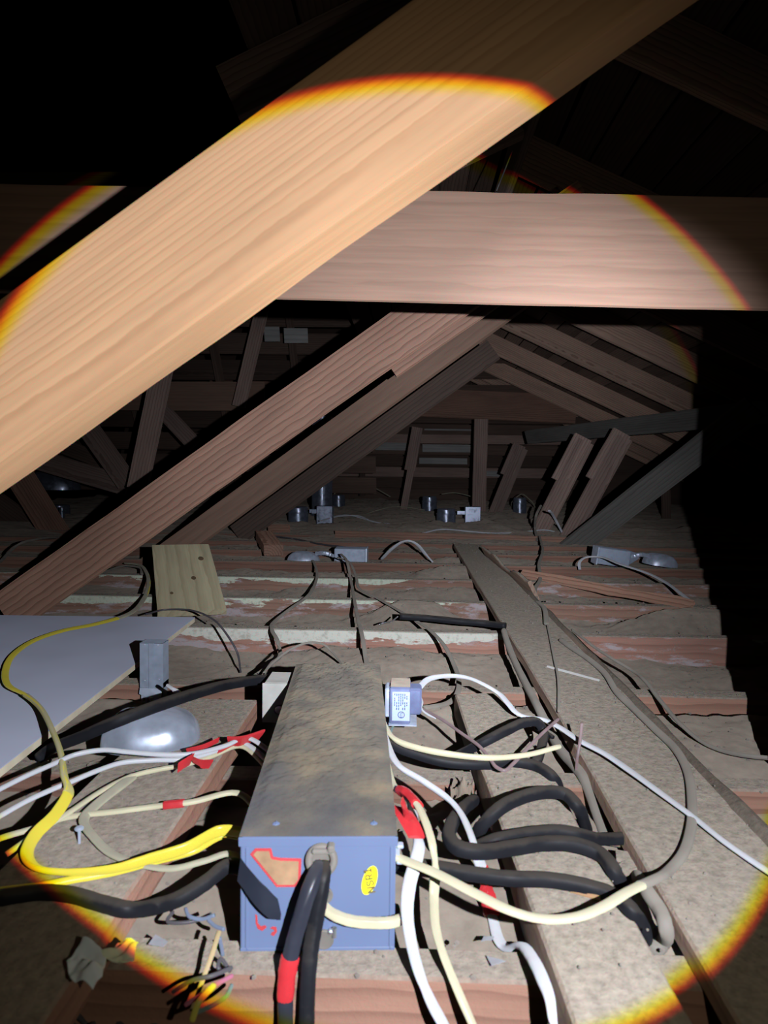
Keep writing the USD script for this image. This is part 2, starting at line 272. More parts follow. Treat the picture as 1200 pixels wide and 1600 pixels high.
# loose dusty fill between the joists: one heap of dust nobody could count
lev = [-.11, -.10, -.032, -.030, -.062, -.058, -.05, -.042, -.04, -.03, -.015, -.005]
def fill_height(X, Y):
    z = np.full(X.shape, .012)
    for i in range(len(J)-1): z = np.where((Y >= J[i]) & (Y < J[i+1]), lev[i+1], z)
    z = np.where(Y < J[0], -.11, z)
    z += np.where(Y > J[-1], .0, 0)
    p = np.stack([X*5, Y*5, X*0], -1); q = np.stack([X*22, Y*22, X*0+4], -1); r = np.stack([X*75, Y*75, X*0+9], -1)
    amp = np.where(Y < 4.9, 1., 1.8)
    z = z+(meshkit.fbm(p, 3, 1)-.5)*.035*amp+(meshkit.fbm(q, 3, 2)-.5)*.016+(meshkit.noise(r, 3)-.5)*.005
    for (a, b, c, sx, sy) in MOUNDS: z = z+c*np.exp(-((X-a)/sx)**2-((Y-b)/sy)**2)
    return np.where(Y < 5., np.minimum(z, .012), z)
MOUNDS = [(.02, 2.12, .085, .13, .1), (.16, 2.6, .03, .3, .12), (.85, 2.1, .075, .22, .1), (-.05, 1.72, .03, .18, .06), (.0, 1.6, .035, .25, .1), (.25, 2.95, .05, .25, .12), (-.35, 2.9, .02, .2, .1), (.05, 1.2, .03, .2, .1), (.3, 3.4, .04, .3, .1),
          (-.3, .7, .035, .12, .1), (.03, .75, .03, .15, .1), (.6, .75, .02, .2, .1), (.2, .7, .02, .1, .2)]
gx = np.r_[np.linspace(X0, -1.1, 60, endpoint=False), np.linspace(-1.1, 1.2, 230, endpoint=False), np.linspace(1.2, X1, 50)]
gy = np.r_[np.linspace(.12, 2.2, 210, endpoint=False), np.linspace(2.2, 5., 170, endpoint=False), np.linspace(5., 9.7, 110)]
GX, GY = np.meshgrid(gx, gy); GZ = fill_height(GX, GY)
nx = len(gx); idx = np.arange(GX.size).reshape(GX.shape)
q = np.stack([idx[:-1, :-1], idx[:-1, 1:], idx[1:, 1:], idx[1:, :-1]], -1).reshape(-1, 4)
obj('loose_fill', (np.stack([GX, GY, GZ], -1).reshape(-1, 3), q), 'dust', smooth=True, label='grey brown dust and loose fill lying between the floor joists', cat='dust', kind='stuff')
def sup(x, y):                 # what a cable at (x, y) would rest on
    z = gz(x, y)
    if any(abs(y-j-JT/2) < JT/2+.008 for j in J): z = max(z, .001)
    if -.375 < x < -.236 and y < 1.115: z = max(z, .042)
    if x < -.525 and .79 < y < 1.84: z = max(z, .018)
    if .24 < x < .383 and y < 3.8: z = max(z, .026)
    if y < 1.18 and abs(x-(.170-.0516*(y-.26))) < .044: z = max(z, .042)
    return z
def gz(x, y): return float(fill_height(np.array([x]), np.array([y]))[0])

# ------------------------------------------------------------------ big timbers overhead
def slope_board(name, px_mid0, px_mid1, Y, w, t, mat, label, category, ext=(0, 0), group=None):
    a, b = at(*px_mid0, Y), at(*px_mid1, Y); d = unit(b-a); a = a-d*ext[0]; b = b+d*ext[1]
    return board(name, a, b, w, t, (0, -1, 0), mat, label, category, group)
A0, A1 = at(80, 575, .655), at(660, 160, .655)
board('diagonal_brace', A0-unit(A1-A0)*.45, A1+unit(A1-A0)*.6, .114, .08, (0, -1, 0), 'fir_pale', 'large pale orange diagonal timber nearest the camera, crossing the whole top of the view', 'beam', seg=40, ch=.003)
def mid(u0, l0, Y): return (at(*u0, Y)+at(*l0, Y))/2
B0, B1 = mid((321, 698), (321, 778), 2.02), mid((629, 479), (629, 562), 2.02); dB = unit(B1-B0)
board('diagonal_brace', B0-dB*.72, B1+dB*.62, .123, .045, (0, -1, 0), 'fir_red', 'long reddish diagonal timber running from the lower left to under the crossbeam', 'beam', seg=40)
C0, C1 = mid((350, 777), (350, 824), 3.13), mid((600, 597), (600, 640), 3.13); dC = unit(C1-C0)
board('diagonal_brace', C0-dC*.42+[0, .04, 0], C1+dC*1.1+[0, .04, 0], .1, .12, (0, -1, 0), 'fir_brown', 'brown diagonal timber just behind the long reddish one, ending above the leaning board', 'beam', seg=30)
board('diagonal_brace', C0-dC*.3+[.02, 1.15, -.03], C1+dC*.72+[.02, 1.15, -.03], .135, .05, (0, -1, 0), 'roof_dark', 'third dark diagonal timber, half hidden under the brown one', 'beam', seg=30)
# short cleat nailed between the second and third braces
K0, K1 = at(614, 581, 2.4), at(735, 497, 2.4)
board('wood_cleat', K0, K1+unit(K1-K0)*.3, .04, .04, (0, -1, 0), 'fir_red', 'short wood cleat between the two diagonal timbers, under the crossbeam', 'timber block')
bz = [.677-.0, .84]
board('crossbeam', (-1.6, 1.139, .789), (1.5, 1.139, .733), .168, .019, (0, -1, 0), 'fir_brown', 'broad level brown crossbeam in the middle of the view, behind the nearest diagonal', 'beam', seg=60)
T2 = at(200, 560, 5.2)
# post just outside the right edge: its shadow is the black band
kx = unit(np.array([.452, 1.]))
PY = .99
PX = TORCH[0]+(PY-TORCH[1])*(at(1092, 700, 6.)[0]-TORCH[0])/(6.-TORCH[1])
board('hanger_post', (PX+.075, PY+.02, -.0), (PX+.075, PY+.02, .655), .15, .04, (0, -1, 0), 'fir_red', 'upright post under the crossbeam, just past the right edge of the view', 'post')

# ------------------------------------------------------------------ roof on the right: ridge, rafters, sheathing
RX, RZ, SL = .45, 1.80, .46
dR = unit([1, 0, -SL]); nR = unit([SL, 0, 1])
ceil = thing('ceiling', None, None, kind='structure')
k = 0
for y0 in np.arange(.2, 11.6, .0001 + 3.9):
    s = .06
    while s < 4.0:
        o = np.array([RX, 0, RZ])+dR*s+nR*.095
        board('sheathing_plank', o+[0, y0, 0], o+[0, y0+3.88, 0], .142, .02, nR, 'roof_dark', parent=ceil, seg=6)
        s += .152 if k % 7 else .158
        k += 1
R = [(2.2, 0), (3.2, 0), (4.1, 1), (4.92, 1), (5.88, 1), (6.99, 1), (8.1, 1), (8.75, 1), (9.2, 1)]
rl = ['nearest rafter of the right roof slope, almost hidden by the crossbeam', 'second rafter of the right roof slope, above the crossbeam', 'right roof rafter cut off by the crossbeam near the black shadow', 'right roof rafter with the boldest wood grain', 'right roof rafter just behind the boldly grained one, beside the pale patch', 'right roof rafter reaching down to the near end of the dark purlin', 'right roof rafter meeting the far collar tie', 'right roof rafter seen faintly beyond the far collar tie', 'farthest right roof rafter']
for (y, _), lb in zip(R, rl):
    o = np.array([RX, y, RZ])
    board('rafter', o+dR*.02, o+dR*3.75, .045, .165, nR, 'rafter_wood', lb, 'rafter', ch=.002)
for k_, (y, s) in enumerate([(5.4, 1.55), (6.4, 1.45), (7.5, 1.3)]):
    o = np.array([RX, y, RZ])+dR*s+nR*.08
    board('patch_panel', o-[0, .16, 0], o+[0, .16, 0], .15-.03*k_, .006, nR, 'pale_slat', ['pale patch showing between two right roof rafters', 'smaller pale patch between right rafters farther back', 'pale scrap between right rafters by the middle of the slope'][k_], 'patch', seg=2)
board('ridge_board', (RX-.01, .3, RZ+.0), (RX-.01, 10.8, RZ+.0), .19, .03, (1, 0, 0), 'roof_rafter', 'ridge board where the right rafters meet', 'beam')
# left slope boards near the ridge, seen in the gap between the near diagonal and the crossbeam
dL = unit([-1, 0, -SL]); nL = unit([-SL, 0, 1])
wl = thing('wall_left', None, None, kind='structure')
for y0 in (.4, 4.3, 8.2):
    for s in np.arange(.06, .98, .155):
        o = np.array([RX-.03, 0, RZ])+dL*s+nL*.085
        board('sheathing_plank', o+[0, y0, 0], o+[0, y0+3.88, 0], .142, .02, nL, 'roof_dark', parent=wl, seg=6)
for y, lb in ((1.9, 'short left rafter near the ridge, above the crossbeam'), (2.9, 'second short left rafter near the ridge, above the crossbeam')):
    o = np.array([RX-.03, y, RZ]); board('rafter', o+dL*.02, o+dL*1.0, .045, .142, nL, 'roof_rafter', lb, 'rafter')
w0, w1 = at(801, 235, 1.9), at(776, 298, 1.9)
obj('bright_wire', sweep(np.array([w0+(w1-w0)*t for t in (0, .5, 1)]), .004, .004, 6), 'steel', smooth=True, label='thin bright metal rod hanging above the crossbeam', cat='rod')

# purlin along the right slope, with struts
def seg(name, a, b, w, t, zd, mat, lb, c='strut', group=None): return board(name, a, b, w, t, zd, mat, lb, c, group)
pu0, pu1 = at(1085, 655, 4.6), at(825, 683, 7.2)
seg('purlin', pu0+(pu0-pu1)*.25, pu1, .13, .045, (1, 0, .3), 'weathered', 'dark grey purlin running along under the right rafters', 'beam')
for (ax, ay, bx, by, Y, nx_, ny_, lb) in [(815, 700, 772, 800, 6.9, 835, 690, 'far leaning strut under the purlin, left of the pair'), (915, 690, 838, 835, 4.95, 875, 760, 'notched leaning strut in the middle under the purlin'), (975, 683, 885, 840, 4.75, 935, 770, 'notched leaning strut nearest the long grey brace')]:
    a, b = at(ax, ay, Y), at(bx, by, Y)
    t = thing('roof_strut', lb, 'strut')
    board('lower_piece', b-[0, 0, .03], a, .115 if Y < 6 else .12, .045, (0, -1, 0), 'roof_rafter', parent=t)
    u = unit(np.cross(a-b, [0, 1, 0])); u = u if u[0] < 0 else -u
    board('upper_piece', b+(a-b)*.55+u*.03, a+unit(a-b)*.02+u*.03, .12, .045, (0, -1, 0), 'roof_rafter', parent=t).GetName()
g0, g1 = at(1090, 705, 3.75), at(880, 868, 4.25)
seg('long_brace', g0+(g0-g1)*.35, g1, .13, .05, (0, -1, 0), 'weathered', 'long grey brace slanting down leftwards from the black shadow at the right', 'beam')
# far collar tie and posts
c0, c1 = at(640, 628, 8.2), at(905, 640, 8.2)
seg('collar_tie', c0+(c0-c1)*1.2, c1-(c1-c0)*.02, .32, .04, (0, -1, 0), 'fir_red', 'far level collar tie behind the diagonal timbers', 'beam')
seg('post', at(752, 655, 7.0), at(748, 803, 7.0), .13, .05, (0, -1, 0), 'roof_rafter', 'upright post standing under the far collar tie', 'post')
t = thing('roof_strut', 'doubled strut left of the far upright post', 'strut')
board('lower_piece', at(630, 800, 7.3), at(650, 690, 7.3), .07, .045, (0, -1, 0), 'roof_rafter', parent=t); board('upper_piece', at(640, 735, 7.25), at(652, 668, 7.25), .11, .045, (0, -1, 0), 'roof_rafter', parent=t)
seg('thin_stud', at(566, 685, 8.8), at(566, 775, 8.8), .07, .045, (0, -1, 0), 'roof_dark', 'thin dark stud beyond the vent pipe', 'post')
seg('thin_stud', at(458, 765, 7.2), at(455, 800, 7.2), .1, .045, (0, -1, 0), 'roof_rafter', 'short stud behind the vent pipe, under the brown diagonal', 'post')
seg('thin_stud', at(1040, 765, 6.5), at(1041, 812, 6.5), .07, .045, (0, -1, 0), 'roof_dark', 'short stud right of the long grey brace', 'post')
# hip end: spaced boards
wb = thing('wall_back', None, None, kind='structure')
for i_, (y, mt) in enumerate([(668, 'roof_dark'), (682, 'roof_rafter'), (700, 'roof_dark'), (718, 'roof_dark'), (735, 'roof_rafter'), (752, 'roof_dark'), (770, 'roof_dark'), (650, 'roof_dark'), (630, 'roof_dark'), (605, 'roof_dark'), (580, 'roof_dark'), (555, 'roof_dark')]):
    Y = 9.4-(735-y)*.008; a, b = at(380, y, Y), at(940, y+6, Y)
    board('sheathing_plank', a, b, .135, .02, (0, -1, .55), mt, parent=wb, seg=8)
for (x0, x1, y, hh, lb) in [(663, 737, 671, .02, 'thin pale slat high on the far roof end'), (570, 640, 697, .1, 'pale slat left of the doubled strut on the far roof end'), (660, 737, 700, .1, 'pale slat in the middle of the far roof end'), (655, 730, 720, .08, 'lower pale slat of the far roof end'), (757, 795, 740, .07, 'pale slat right of the far upright post')]:
    board('pale_slat', at(x0, y, 9.05-(735-y)*.004), at(x1, y+1, 9.05-(735-y)*.004), hh, .012, (0, -1, .4), 'pale_slat', lb, 'slat', seg=2)
board('backing_plank', at(200, 640, 10.6), at(1100, 650, 10.6), 3.6, .02, (0, -1, .4), 'roof_dark', parent=wb, seg=4)

# ------------------------------------------------------------------ the side wing at the left
for (ax, ay, bx, by, Y, w, mt, lb) in [
    (252, 585, 219, 745, 4.6, .13, 'roof_rafter', 'upright post in the left wing, between the near diagonals'),
    (408, 490, 377, 620, 5.6, .1, 'roof_rafter', 'slender leaning post in the left wing, left of the pale patch'),
    (35, 750, 92, 842, 4.5, .17, 'fir_red', 'short slanting strut low at the left edge, lowest of the left wing'),
    (135, 665, 192, 745, 5.2, .15, 'roof_rafter', 'slanting strut in the left wing, beside the upright post'),
    (255, 642, 300, 690, 5.6, .12, 'roof_rafter', 'slanting strut right of the upright post in the left wing'),
    (65, 720, 185, 755, 5.4, .15, 'roof_rafter', 'low sloping board in the left wing, between the slanting struts'),
    (80, 690, 160, 720, 6.2, .13, 'roof_dark', 'dim sloping board farther back in the left wing'),
    (0, 795, 62, 840, 5., .2, 'roof_dark', 'broad sloping board at the extreme left edge'),
    (-60, 842, 75, 840, 5.3, .11, 'roof_rafter', 'low level board at the left edge, above the reddish diagonal')]:
    a, b = at(ax, ay, Y), at(bx, by, Y); seg('wing_timber', a-(b-a)*.12, b+(b-a)*.12, w, .045, (0, -1, 0), mt, lb, 'strut')
c0, c1 = at(255, 619, 5.9), at(372, 619, 5.9)
seg('collar_tie', c0-(c1-c0)*.6, c1+(c1-c0)*.35, .235, .04, (0, -1, 0), 'fir_brown', 'level collar tie in the left wing, behind the upright post', 'beam')
for i_, (y, z) in enumerate(zip(np.linspace(7.4, 5.6, 12), np.linspace(.25, 2.6, 12))):
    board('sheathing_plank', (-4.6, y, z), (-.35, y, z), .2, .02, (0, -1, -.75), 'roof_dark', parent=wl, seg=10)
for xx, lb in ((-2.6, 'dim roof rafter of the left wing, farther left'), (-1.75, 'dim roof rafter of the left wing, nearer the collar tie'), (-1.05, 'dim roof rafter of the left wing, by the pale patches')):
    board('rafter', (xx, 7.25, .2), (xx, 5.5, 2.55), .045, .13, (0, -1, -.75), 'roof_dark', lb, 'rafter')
for (x0, x1, y, lb) in ((413, 437, 522, 'left pale square patch in the dim left wing roof'), (444, 481, 524, 'right pale square patch in the dim left wing roof')):
    a, b = at(x0, y, 5.75), at(x1, y, 5.75); board('patch_panel', a, b, .115, .006, (0, -1, -.3), 'pale_slat', lb, 'patch', seg=2)

# ------------------------------------------------------------------ boards lying on the joists
PLK = thing('walk_plank', 'long dusty plank laid over the joists at the right, running away from the camera', 'plank')
board('board', (.31, .25, .0125), (.31, 3.78, .0125), .141, .024, (0, 0, 1), 'dusty_plank', parent=PLK, seg=60, warp=.002, rag=.02)
board('waney_plank', (.406, .3, .002), (.398, 3.55, .002), .052, .02, (.8, 0, .7), 'dust_slab', 'rough waney-edged slab along the right side of the long dusty plank', 'plank', seg=120, warp=.004, wane=.022, ch=.004)
board('runner_timber', (.170, .26, .021), (.123, 1.17, .021), .084, .04, (0, 0, 1), 'dusty_plank', 'short thick dusty timber laid flat right of the blue-grey box', 'timber', seg=26, warp=.002)
board('side_plank', (-.306, .28, .021), (-.306, 1.11, .021), .132, .04, (0, 0, 1), 'joist_red', 'wide dusty timber laid flat left of the blue-grey box, reddish side showing', 'timber', seg=26, warp=.002)
# plaster board panel at the left
a = on(305, 963, .02); b = on(0, 1197, .02)
pb = thing('plasterboard_sheet', 'large pale blue-grey plasterboard offcut lying on the joists at the left', 'panel')
poly = sg.Polygon([(-.562, 1.835), (-.525, .80), (-1.3, .78), (-1.32, 1.80)])
pm = trimesh.creation.extrude_polygon(poly, .011, engine='earcut'); pm.apply_translation((0, 0, .004)); obj('core', pm, 'panel_edge', pb)
pm = trimesh.creation.extrude_polygon(poly.buffer(.0006), .0016, engine='earcut'); pm.apply_translation((0, 0, .0151)); obj('paper_face', pm, 'panel_white', pb)
# leaning plywood board
p = [on(250, 961, .005), on(350, 955, .005)]; q = [at(240, 857, 2.38), at(325, 852, 2.38)]
n_ = unit(np.cross(p[1]-p[0], q[0]-p[0]))
c0, c1 = (p[0]+p[1])/2, (q[0]+q[1])/2
lb_ = board('plywood_offcut', c0, c1, .187, .018, -n_ if n_[1] > 0 else n_, 'plywood', 'greenish plywood offcut with knots leaning on the joists below the diagonals', 'board', seg=4, warp=.0005)
for kx_, ky_, kr_ in ((-.03, -.02, .009), (.12, -.055, .011), (-.13, .05, .006)):
    m = lathe([(0, 0), (kr_, 0), (kr_*.9, .0004), (kr_*.6, .0006), (0, .0003)], 20); m.apply_scale([1.5, .8, 1])
    for sg_ in (1, -1): mm = m.copy(); mm.apply_scale([1, 1, sg_]); mm.apply_translation((kx_, ky_, sg_*.0091)); obj('knot', mm, 'knot_brown', lb_, False)
# laths
board('long_lath', at(420, 826, 4.5), at(452, 826, 4.45), .05, .02, (0, -1, 0), 'fir_red', 'short pale lath end left of the long lath', 'lath')
board('long_lath', at(524, 835, 4.42)+[0, 0, 0], at(905, 846, 4.35), .05, .03, (0, -1, 0), 'fir_red', 'long brown lath lying across the joists in the distance', 'lath')
board('split_lath', on(815, 897, .012), on(1082, 945, .012), .028, .016, (0, -1, .6), 'fir_red', 'thin brown split lath lying at an angle right of the long plank', 'lath', wane=.02)
board('wood_block', on(412, 836, .03), on(428, 860, .03), .09, .05, (0, 0, 1), 'fir_red', 'small wood block at the foot of the brown diagonal', 'block')
board('edge_splinter', on(757, 862, .045), on(835, 925, .035), .05, .012, (1, 0, .5), 'dusty_plank', 'dark curled splinter standing along the far part of the long plank', 'splinter', wane=.06)

# ------------------------------------------------------------------ the blue-grey wiring box
BW, BH, BL = .131, .1, .53
bx = thing('wiring_box', 'long blue-grey steel wiring trough with a dusty lid in the foreground', 'electrical box')
bf = np.array([-.0725, .580, 0.])                # middle of the front bottom edge
ang = math.radians(-4.0)
BX = np.eye(4); BX[:2, :2] = [[math.cos(-ang), -math.sin(-ang)], [math.sin(-ang), math.cos(-ang)]]; BX[:3, 3] = bf
def bp(x, y, z): return (BX@np.array([x, y, z, 1]))[:3]
body = box(BW, BL, BH-.002, (0, BL/2, BH/2), .0012)
obj('body', body, 'blue_grey_paint', bx, 30, BX)
# lid: its dusty top is uneven
n1, n2 = 60, 200
lx, ly = np.meshgrid(np.linspace(-BW/2-.0012, BW/2+.0012, n1), np.linspace(.0, BL+.001, n2))
lz = np.full(lx.shape, BH+.0012); edge = np.minimum(np.minimum(lx+BW/2, BW/2-lx), np.minimum(ly*.8, BL-ly))
hgt = np.clip(edge/.012, 0, 1)*np.clip(.3+1.4*(meshkit.fbm(np.stack([lx*14, ly*9, lx*0], -1), 3, 5)), 0, 1.5)
lz += hgt*(.0012+.0035*meshkit.fbm(np.stack([lx*60, ly*60, lx*0], -1), 4, 8)+.0022*meshkit.noise(np.stack([lx*260, ly*260, lx*0], -1), 4))*np.clip(ly/.12, .15, 1)
ii = np.arange(lx.size).reshape(lx.shape); qq = np.stack([ii[:-1, :-1], ii[:-1, 1:], ii[1:, 1:], ii[1:, :-1]], -1).reshape(-1, 4)
mk('lid_dust', {'tc': ('texture_coordinate', {}), 'sx': ('separate_xyz', {}), 'n1': ('noise_texture', {'scale': 13., 'detail': 6., 'roughness': .62}), 'n2': ('noise_texture', {'scale': 110., 'detail': 6., 'roughness': .7}), 'n3': ('noise_texture', {'scale': 8., 'detail': 5.}),
    'r1': ('rgb_ramp', {'ramp': [(.3, (.06, .055, .05)), (.5, (.10, .088, .07)), (.72, (.165, .132, .088))]}), 'r3': ('rgb_ramp', {'ramp': [(.42, (1, 1, 1)), (.58, (0, 0, 0))]}), 'gl': ('map_range', {'from_min': .0, 'from_max': .30, 'to_min': .75, 'to_max': .0, 'clamp': True}), 'ml': ('math', {'math_type': 'multiply'}),
    'mx': ('mix_color', {'b': (.05, .054, .065)}), 'bp': ('bump', {'strength': .6, 'distance': .003}), 'p': ('principled_bsdf', {'roughness': .9, 'specular_ior_level': .1, 'diffuse_roughness': 1.})},
   [('tc.object', 'n1.vector'), ('tc.object', 'n2.vector'), ('tc.object', 'n3.vector'), ('tc.object', 'sx.vector'), ('sx.y', 'gl.value'), ('n3.fac', 'r3.fac'), ('gl.result', 'ml.value1'), ('r3.color', 'ml.value2'), ('n1.fac', 'r1.fac'), ('r1.color', 'mx.a'), ('ml.value', 'mx.fac'), ('mx.result', 'p.base_color'), ('n2.fac', 'bp.height'), ('bp.normal', 'p.normal')])
obj('lid', (np.stack([lx, ly, lz], -1).reshape(-1, 3), qq), 'lid_dust', bx, True, BX, label='dust-covered lid')
flange = cat([box(BW+.003, .0015, .008, (0, -.0008, BH-.003)), box(.0022, .0016, BH-.01, (-BW/2+.0055, -.0006, BH/2-.003)), box(.0018, .0016, BH-.01, (BW/2-.004, -.0006, BH/2-.003)), box(BW, .0016, .003, (0, -.0006, .003))])
obj('end_flange', flange, 'blue_grey_paint', bx, 30, BX)
for sx in (-.038, .047):
    s = cat([trimesh.creation.icosphere(2, .0034), box(.0006, .006, .001, (0, 0, .0033))]); s.apply_scale([1, 1, .55]); s.apply_translation((sx, .02, BH+.0015)); obj('lid_screw', s, 'blue_grey_paint', bx, 30, BX)
def fp(px, py):               # a point of the front face, in its own x and z
    d = ray(px, py); Mi = np.linalg.inv(BX); o = Mi[:3, :3]@C+Mi[:3, 3]; v = Mi[:3, :3]@d; s = -o[1]/v[1]; r = o+v*s; return r[0], r[2]
def decal(name, P, mat, th=.0006, off=.0, **kw):
    poly = sg.Polygon([fp(*p) for p in P]) if not isinstance(P, sg.Polygon) else P
    m = trimesh.creation.extrude_polygon(poly, th, engine='earcut'); m.apply_transform([[1, 0, 0, 0], [0, 0, -1, -.0003-off], [0, 1, 0, 0], [0, 0, 0, 1]])
    return obj(name, m, mat, kw.pop('parent', bx), False, BX, **kw)
stk = [(391, 1334), (399, 1325), (424, 1325), (427, 1338), (438, 1340), (471, 1341), (470, 1375), (461, 1385), (432, 1385), (424, 1375)]
decal('torn_sticker', stk, 'sticker_red', label='torn brown paper sticker with a red border')
ctr = np.mean(stk, 0)
pin = sg.Polygon([fp(*p) for p in stk]).buffer(-.0022)
decal('sticker_paper', pin, 'sticker_tan', .0006, .0006)
a_ = np.linspace(0, 2*math.pi, 40, endpoint=False); ex, ez = fp(577.5, 1375)
ov = sg.Polygon([(ex+.0062*math.cos(t)*1.0+.0125*math.sin(t)*.22, ez+.0125*math.sin(t)) for t in a_])
decal('oval_sticker', ov, 'sticker_yellow', .0005, label='yellow oval sticker with dark lettering')
tx = meshkit.text_mesh('NSR1', .0062, .0004, True); tx.apply_translation(-tx.bounds.mean(0)); R90 = np.array([[-.18, -.98, 0, ex], [0, 0, -1, -.0011], [.98, -.18, 0, ez], [0, 0, 0, 1.]])
tx.apply_transform(R90); obj('sticker_lettering', tx, 'ink', bx, False, BX)
for P in ([(399, 1428), (402, 1430), (403, 1442), (408, 1447), (414, 1445), (417, 1448), (410, 1454), (403, 1451), (400, 1443)], [(422, 1450), (426, 1447), (432, 1448), (433, 1455), (428, 1462), (423, 1460), (425, 1456), (429, 1455), (428, 1452)], [(405, 1419), (408, 1417), (409, 1425), (406, 1424)]):
    decal('crayon_mark', P, 'sticker_red', .0003, label='smudged red crayon mark')
# knockouts and the cable clamp
for (px, py, r, mt, ir) in ((503, 1347, .0105, 'brass_dust', .6), (506, 1397, .0078, 'brass_dust', .62), (506, 1466, .0085, 'brass_dust', .62)):
    x, z = fp(px, py); m = lathe([(0, 0), (r*.95, 0), (r, .001), (r, .0022), (r*.9, .0026), (r*ir, .002), (0, .0016)], 28); m.apply_transform([[1, 0, 0, x], [0, 0, -1, -.0002], [0, 1, 0, z], [0, 0, 0, 1]])
    obj('knockout', m, mt, bx, 30, BX, label='dusty round knockout')
x, z = fp(503, 1338); m = trimesh.creation.torus(.0105, .0032, 32, 12); m.apply_transform([[1, 0, 0, x], [0, .25, -.97, -.006], [0, .97, .25, z], [0, 0, 0, 1]])
clamp = obj('cable_clamp', m, 'brass_dust', bx, True, BX, label='round metal cable clamp')
m = cat([box(.006, .01, .006, (x+.008, -.008, z+.012)), box(.016, .008, .004, (x, -.007, z+.009))]); obj('clamp_screw', m, 'brass_dust', clamp, False)
UsdGeom.Xformable(stage.GetPrimAtPath(str(clamp.GetPath())+'/clamp_screw'))
x, z = fp(519, 1452); m = cat([box(.007, .005, .004, (x, -.003, z)), cyl(.002, .008, (x+.002, -.004, z))]); obj('bond_screw', m, 'steel', bx, False, BX)
x, z = fp(621, 1343); m = cat([box(.006, .006, .017, (BW/2+.001, .012, z)), box(.006, .008, .003, (BW/2+.004, .01, z+.007)), box(.006, .008, .003, (BW/2+.004, .01, z-.007))]); obj('side_clamp', m, 'galvanised', bx, 30, BX, label='small clamp on the right side')
# tape end hanging over the front corner
tp = np.array([fp(*p) for p in ((378, 1334), (372, 1372), (382, 1379), (408, 1404), (424, 1420), (440, 1427), (441, 1418), (436, 1394), (420, 1372), (400, 1352))])
V0 = np.c_[tp[:, 0], -.004-.012*np.clip((tp[:, 0]+.066)/.03, 0, 1)**1.0*(1-.3*np.clip((tp[:, 0]+.045)/.02, 0, 1)), tp[:, 1]]
poly = sg.Polygon(tp); pm = trimesh.creation.extrude_polygon(poly, .0008, engine='earcut'); pm = pm.subdivide().subdivide(); v = np.array(pm.vertices)
v = np.c_[v[:, 0], -.003-.011*np.sin(np.clip((v[:, 0]+.068)/.036, 0, 1)*2.6)-v[:, 2], v[:, 1]]
obj('tape_end', (v, np.array(pm.faces)), 'black_tape', bx, 40, BX, label='loose end of black tape')
# block under the box
# ------------------------------------------------------------------ cables
def side(y, z, s): return bp(s*(BW/2-.004), y, z)      # a point inside the box wall
WC = 'white cables with red tape entering the box from the left'
def flagstrip(parent, P, w, mat='red_tape'):
    c = spline(pts(P), 5); obj('tape_flag', sweep(c, w, .0008, 6, 1.2, 4), mat, parent, 40, label='loose flag of red tape')
t, c = cable('yellow_cable', 'yellow flat cable curling over the pale panel and into the box', 'cable',
    [(196, 880, .01), (215, 882, .015), (228, 893, .03), (232, 915, .035), (225, 935, .03), (200, 960, .028), (150, 975, .025), (100, 985, .025), (55, 1000, .026), (22, 1022, .028), (9, 1046, .03), (13, 1071, .033), (40, 1086, .036), (62, 1105, .04), (82, 1142, .055), (95, 1178, .065), (101, 1215, .07), (107, 1238, .066), (87, 1272, .055), (57, 1302, .048), (42, 1334, .046), (60, 1357, .048), (110, 1363, .05), (180, 1357, .055), (230, 1343, .06), (290, 1325, .066), (345, 1298, .07)], 'yellow_sheath', .0125, .0055, roll=[0, 0, .3, .2, .1, .3, .9, 1.2, .7, .5, .8, 1.2, 1.3], post=[side(.06, .07, -1)])
obj('dusty_sleeve', sweep(c[96:138], .0131, .0061, 12, [.3, .9, 1.2, .8], 2.6), 'yellow_dusty', t, True, label='dust-greyed stretch')
obj('dusty_sleeve', sweep(c[0:44], .0131, .0061, 12, [0, 0, .3, .2], 2.6), 'grey_cream', t, True, label='grey dust-coated far end')
cable('yellow_cable', 'second yellow cable coming from the left edge below the first', 'cable', [(-60, 1404, .02), (0, 1392, .028), (60, 1385, .035), (110, 1375, .04), (180, 1362, .042), (240, 1346, .048), (300, 1330, .055), (350, 1305, .06)], 'yellow_sheath', .0095, .006, roll=.2, post=[side(.07, .06, -1)])
cable('cream_cable', 'dusty greyish cable looping under the yellow ones into the box', 'cable', [(208, 1213, .055), (150, 1258, .05), (131, 1280, .048), (150, 1312, .046), (180, 1337, .046), (225, 1352, .045), (270, 1357, .045), (320, 1345, .05), (358, 1334, .052)], 'grey_cream', .0105, .0055, roll=.4, post=[side(.04, .05, -1)])
t, _ = cable('white_cable', 'upper of two white cables rising from the left edge to the box', 'cable', [(-60, 1265, .05), (0, 1233, .06), (40, 1213, .065), (85, 1193, .07), (115, 1180, .073), (160, 1172, .075), (200, 1175, .073), (250, 1179, .07), (300, 1178, .068), (350, 1166, .068), (385, 1153, .068)], 'white_sheath', .0105, .0055, roll=.5, post=[side(.26, .06, -1)])
t2, _ = cable('white_cable', 'lower of two white cables rising from the left edge to the box', 'cable', [(-60, 1310, .05), (0, 1275, .055), (45, 1250, .06), (85, 1232, .063), (110, 1222, .065), (150, 1205, .066), (190, 1192, .066), (240, 1188, .064), (290, 1186, .062), (330, 1176, .062), (375, 1160, .06)], 'white_sheath', .0105, .0055, roll=.5, extra=[('tape', .83, .93, 1.3, 'red_tape')], post=[side(.24, .055, -1)])
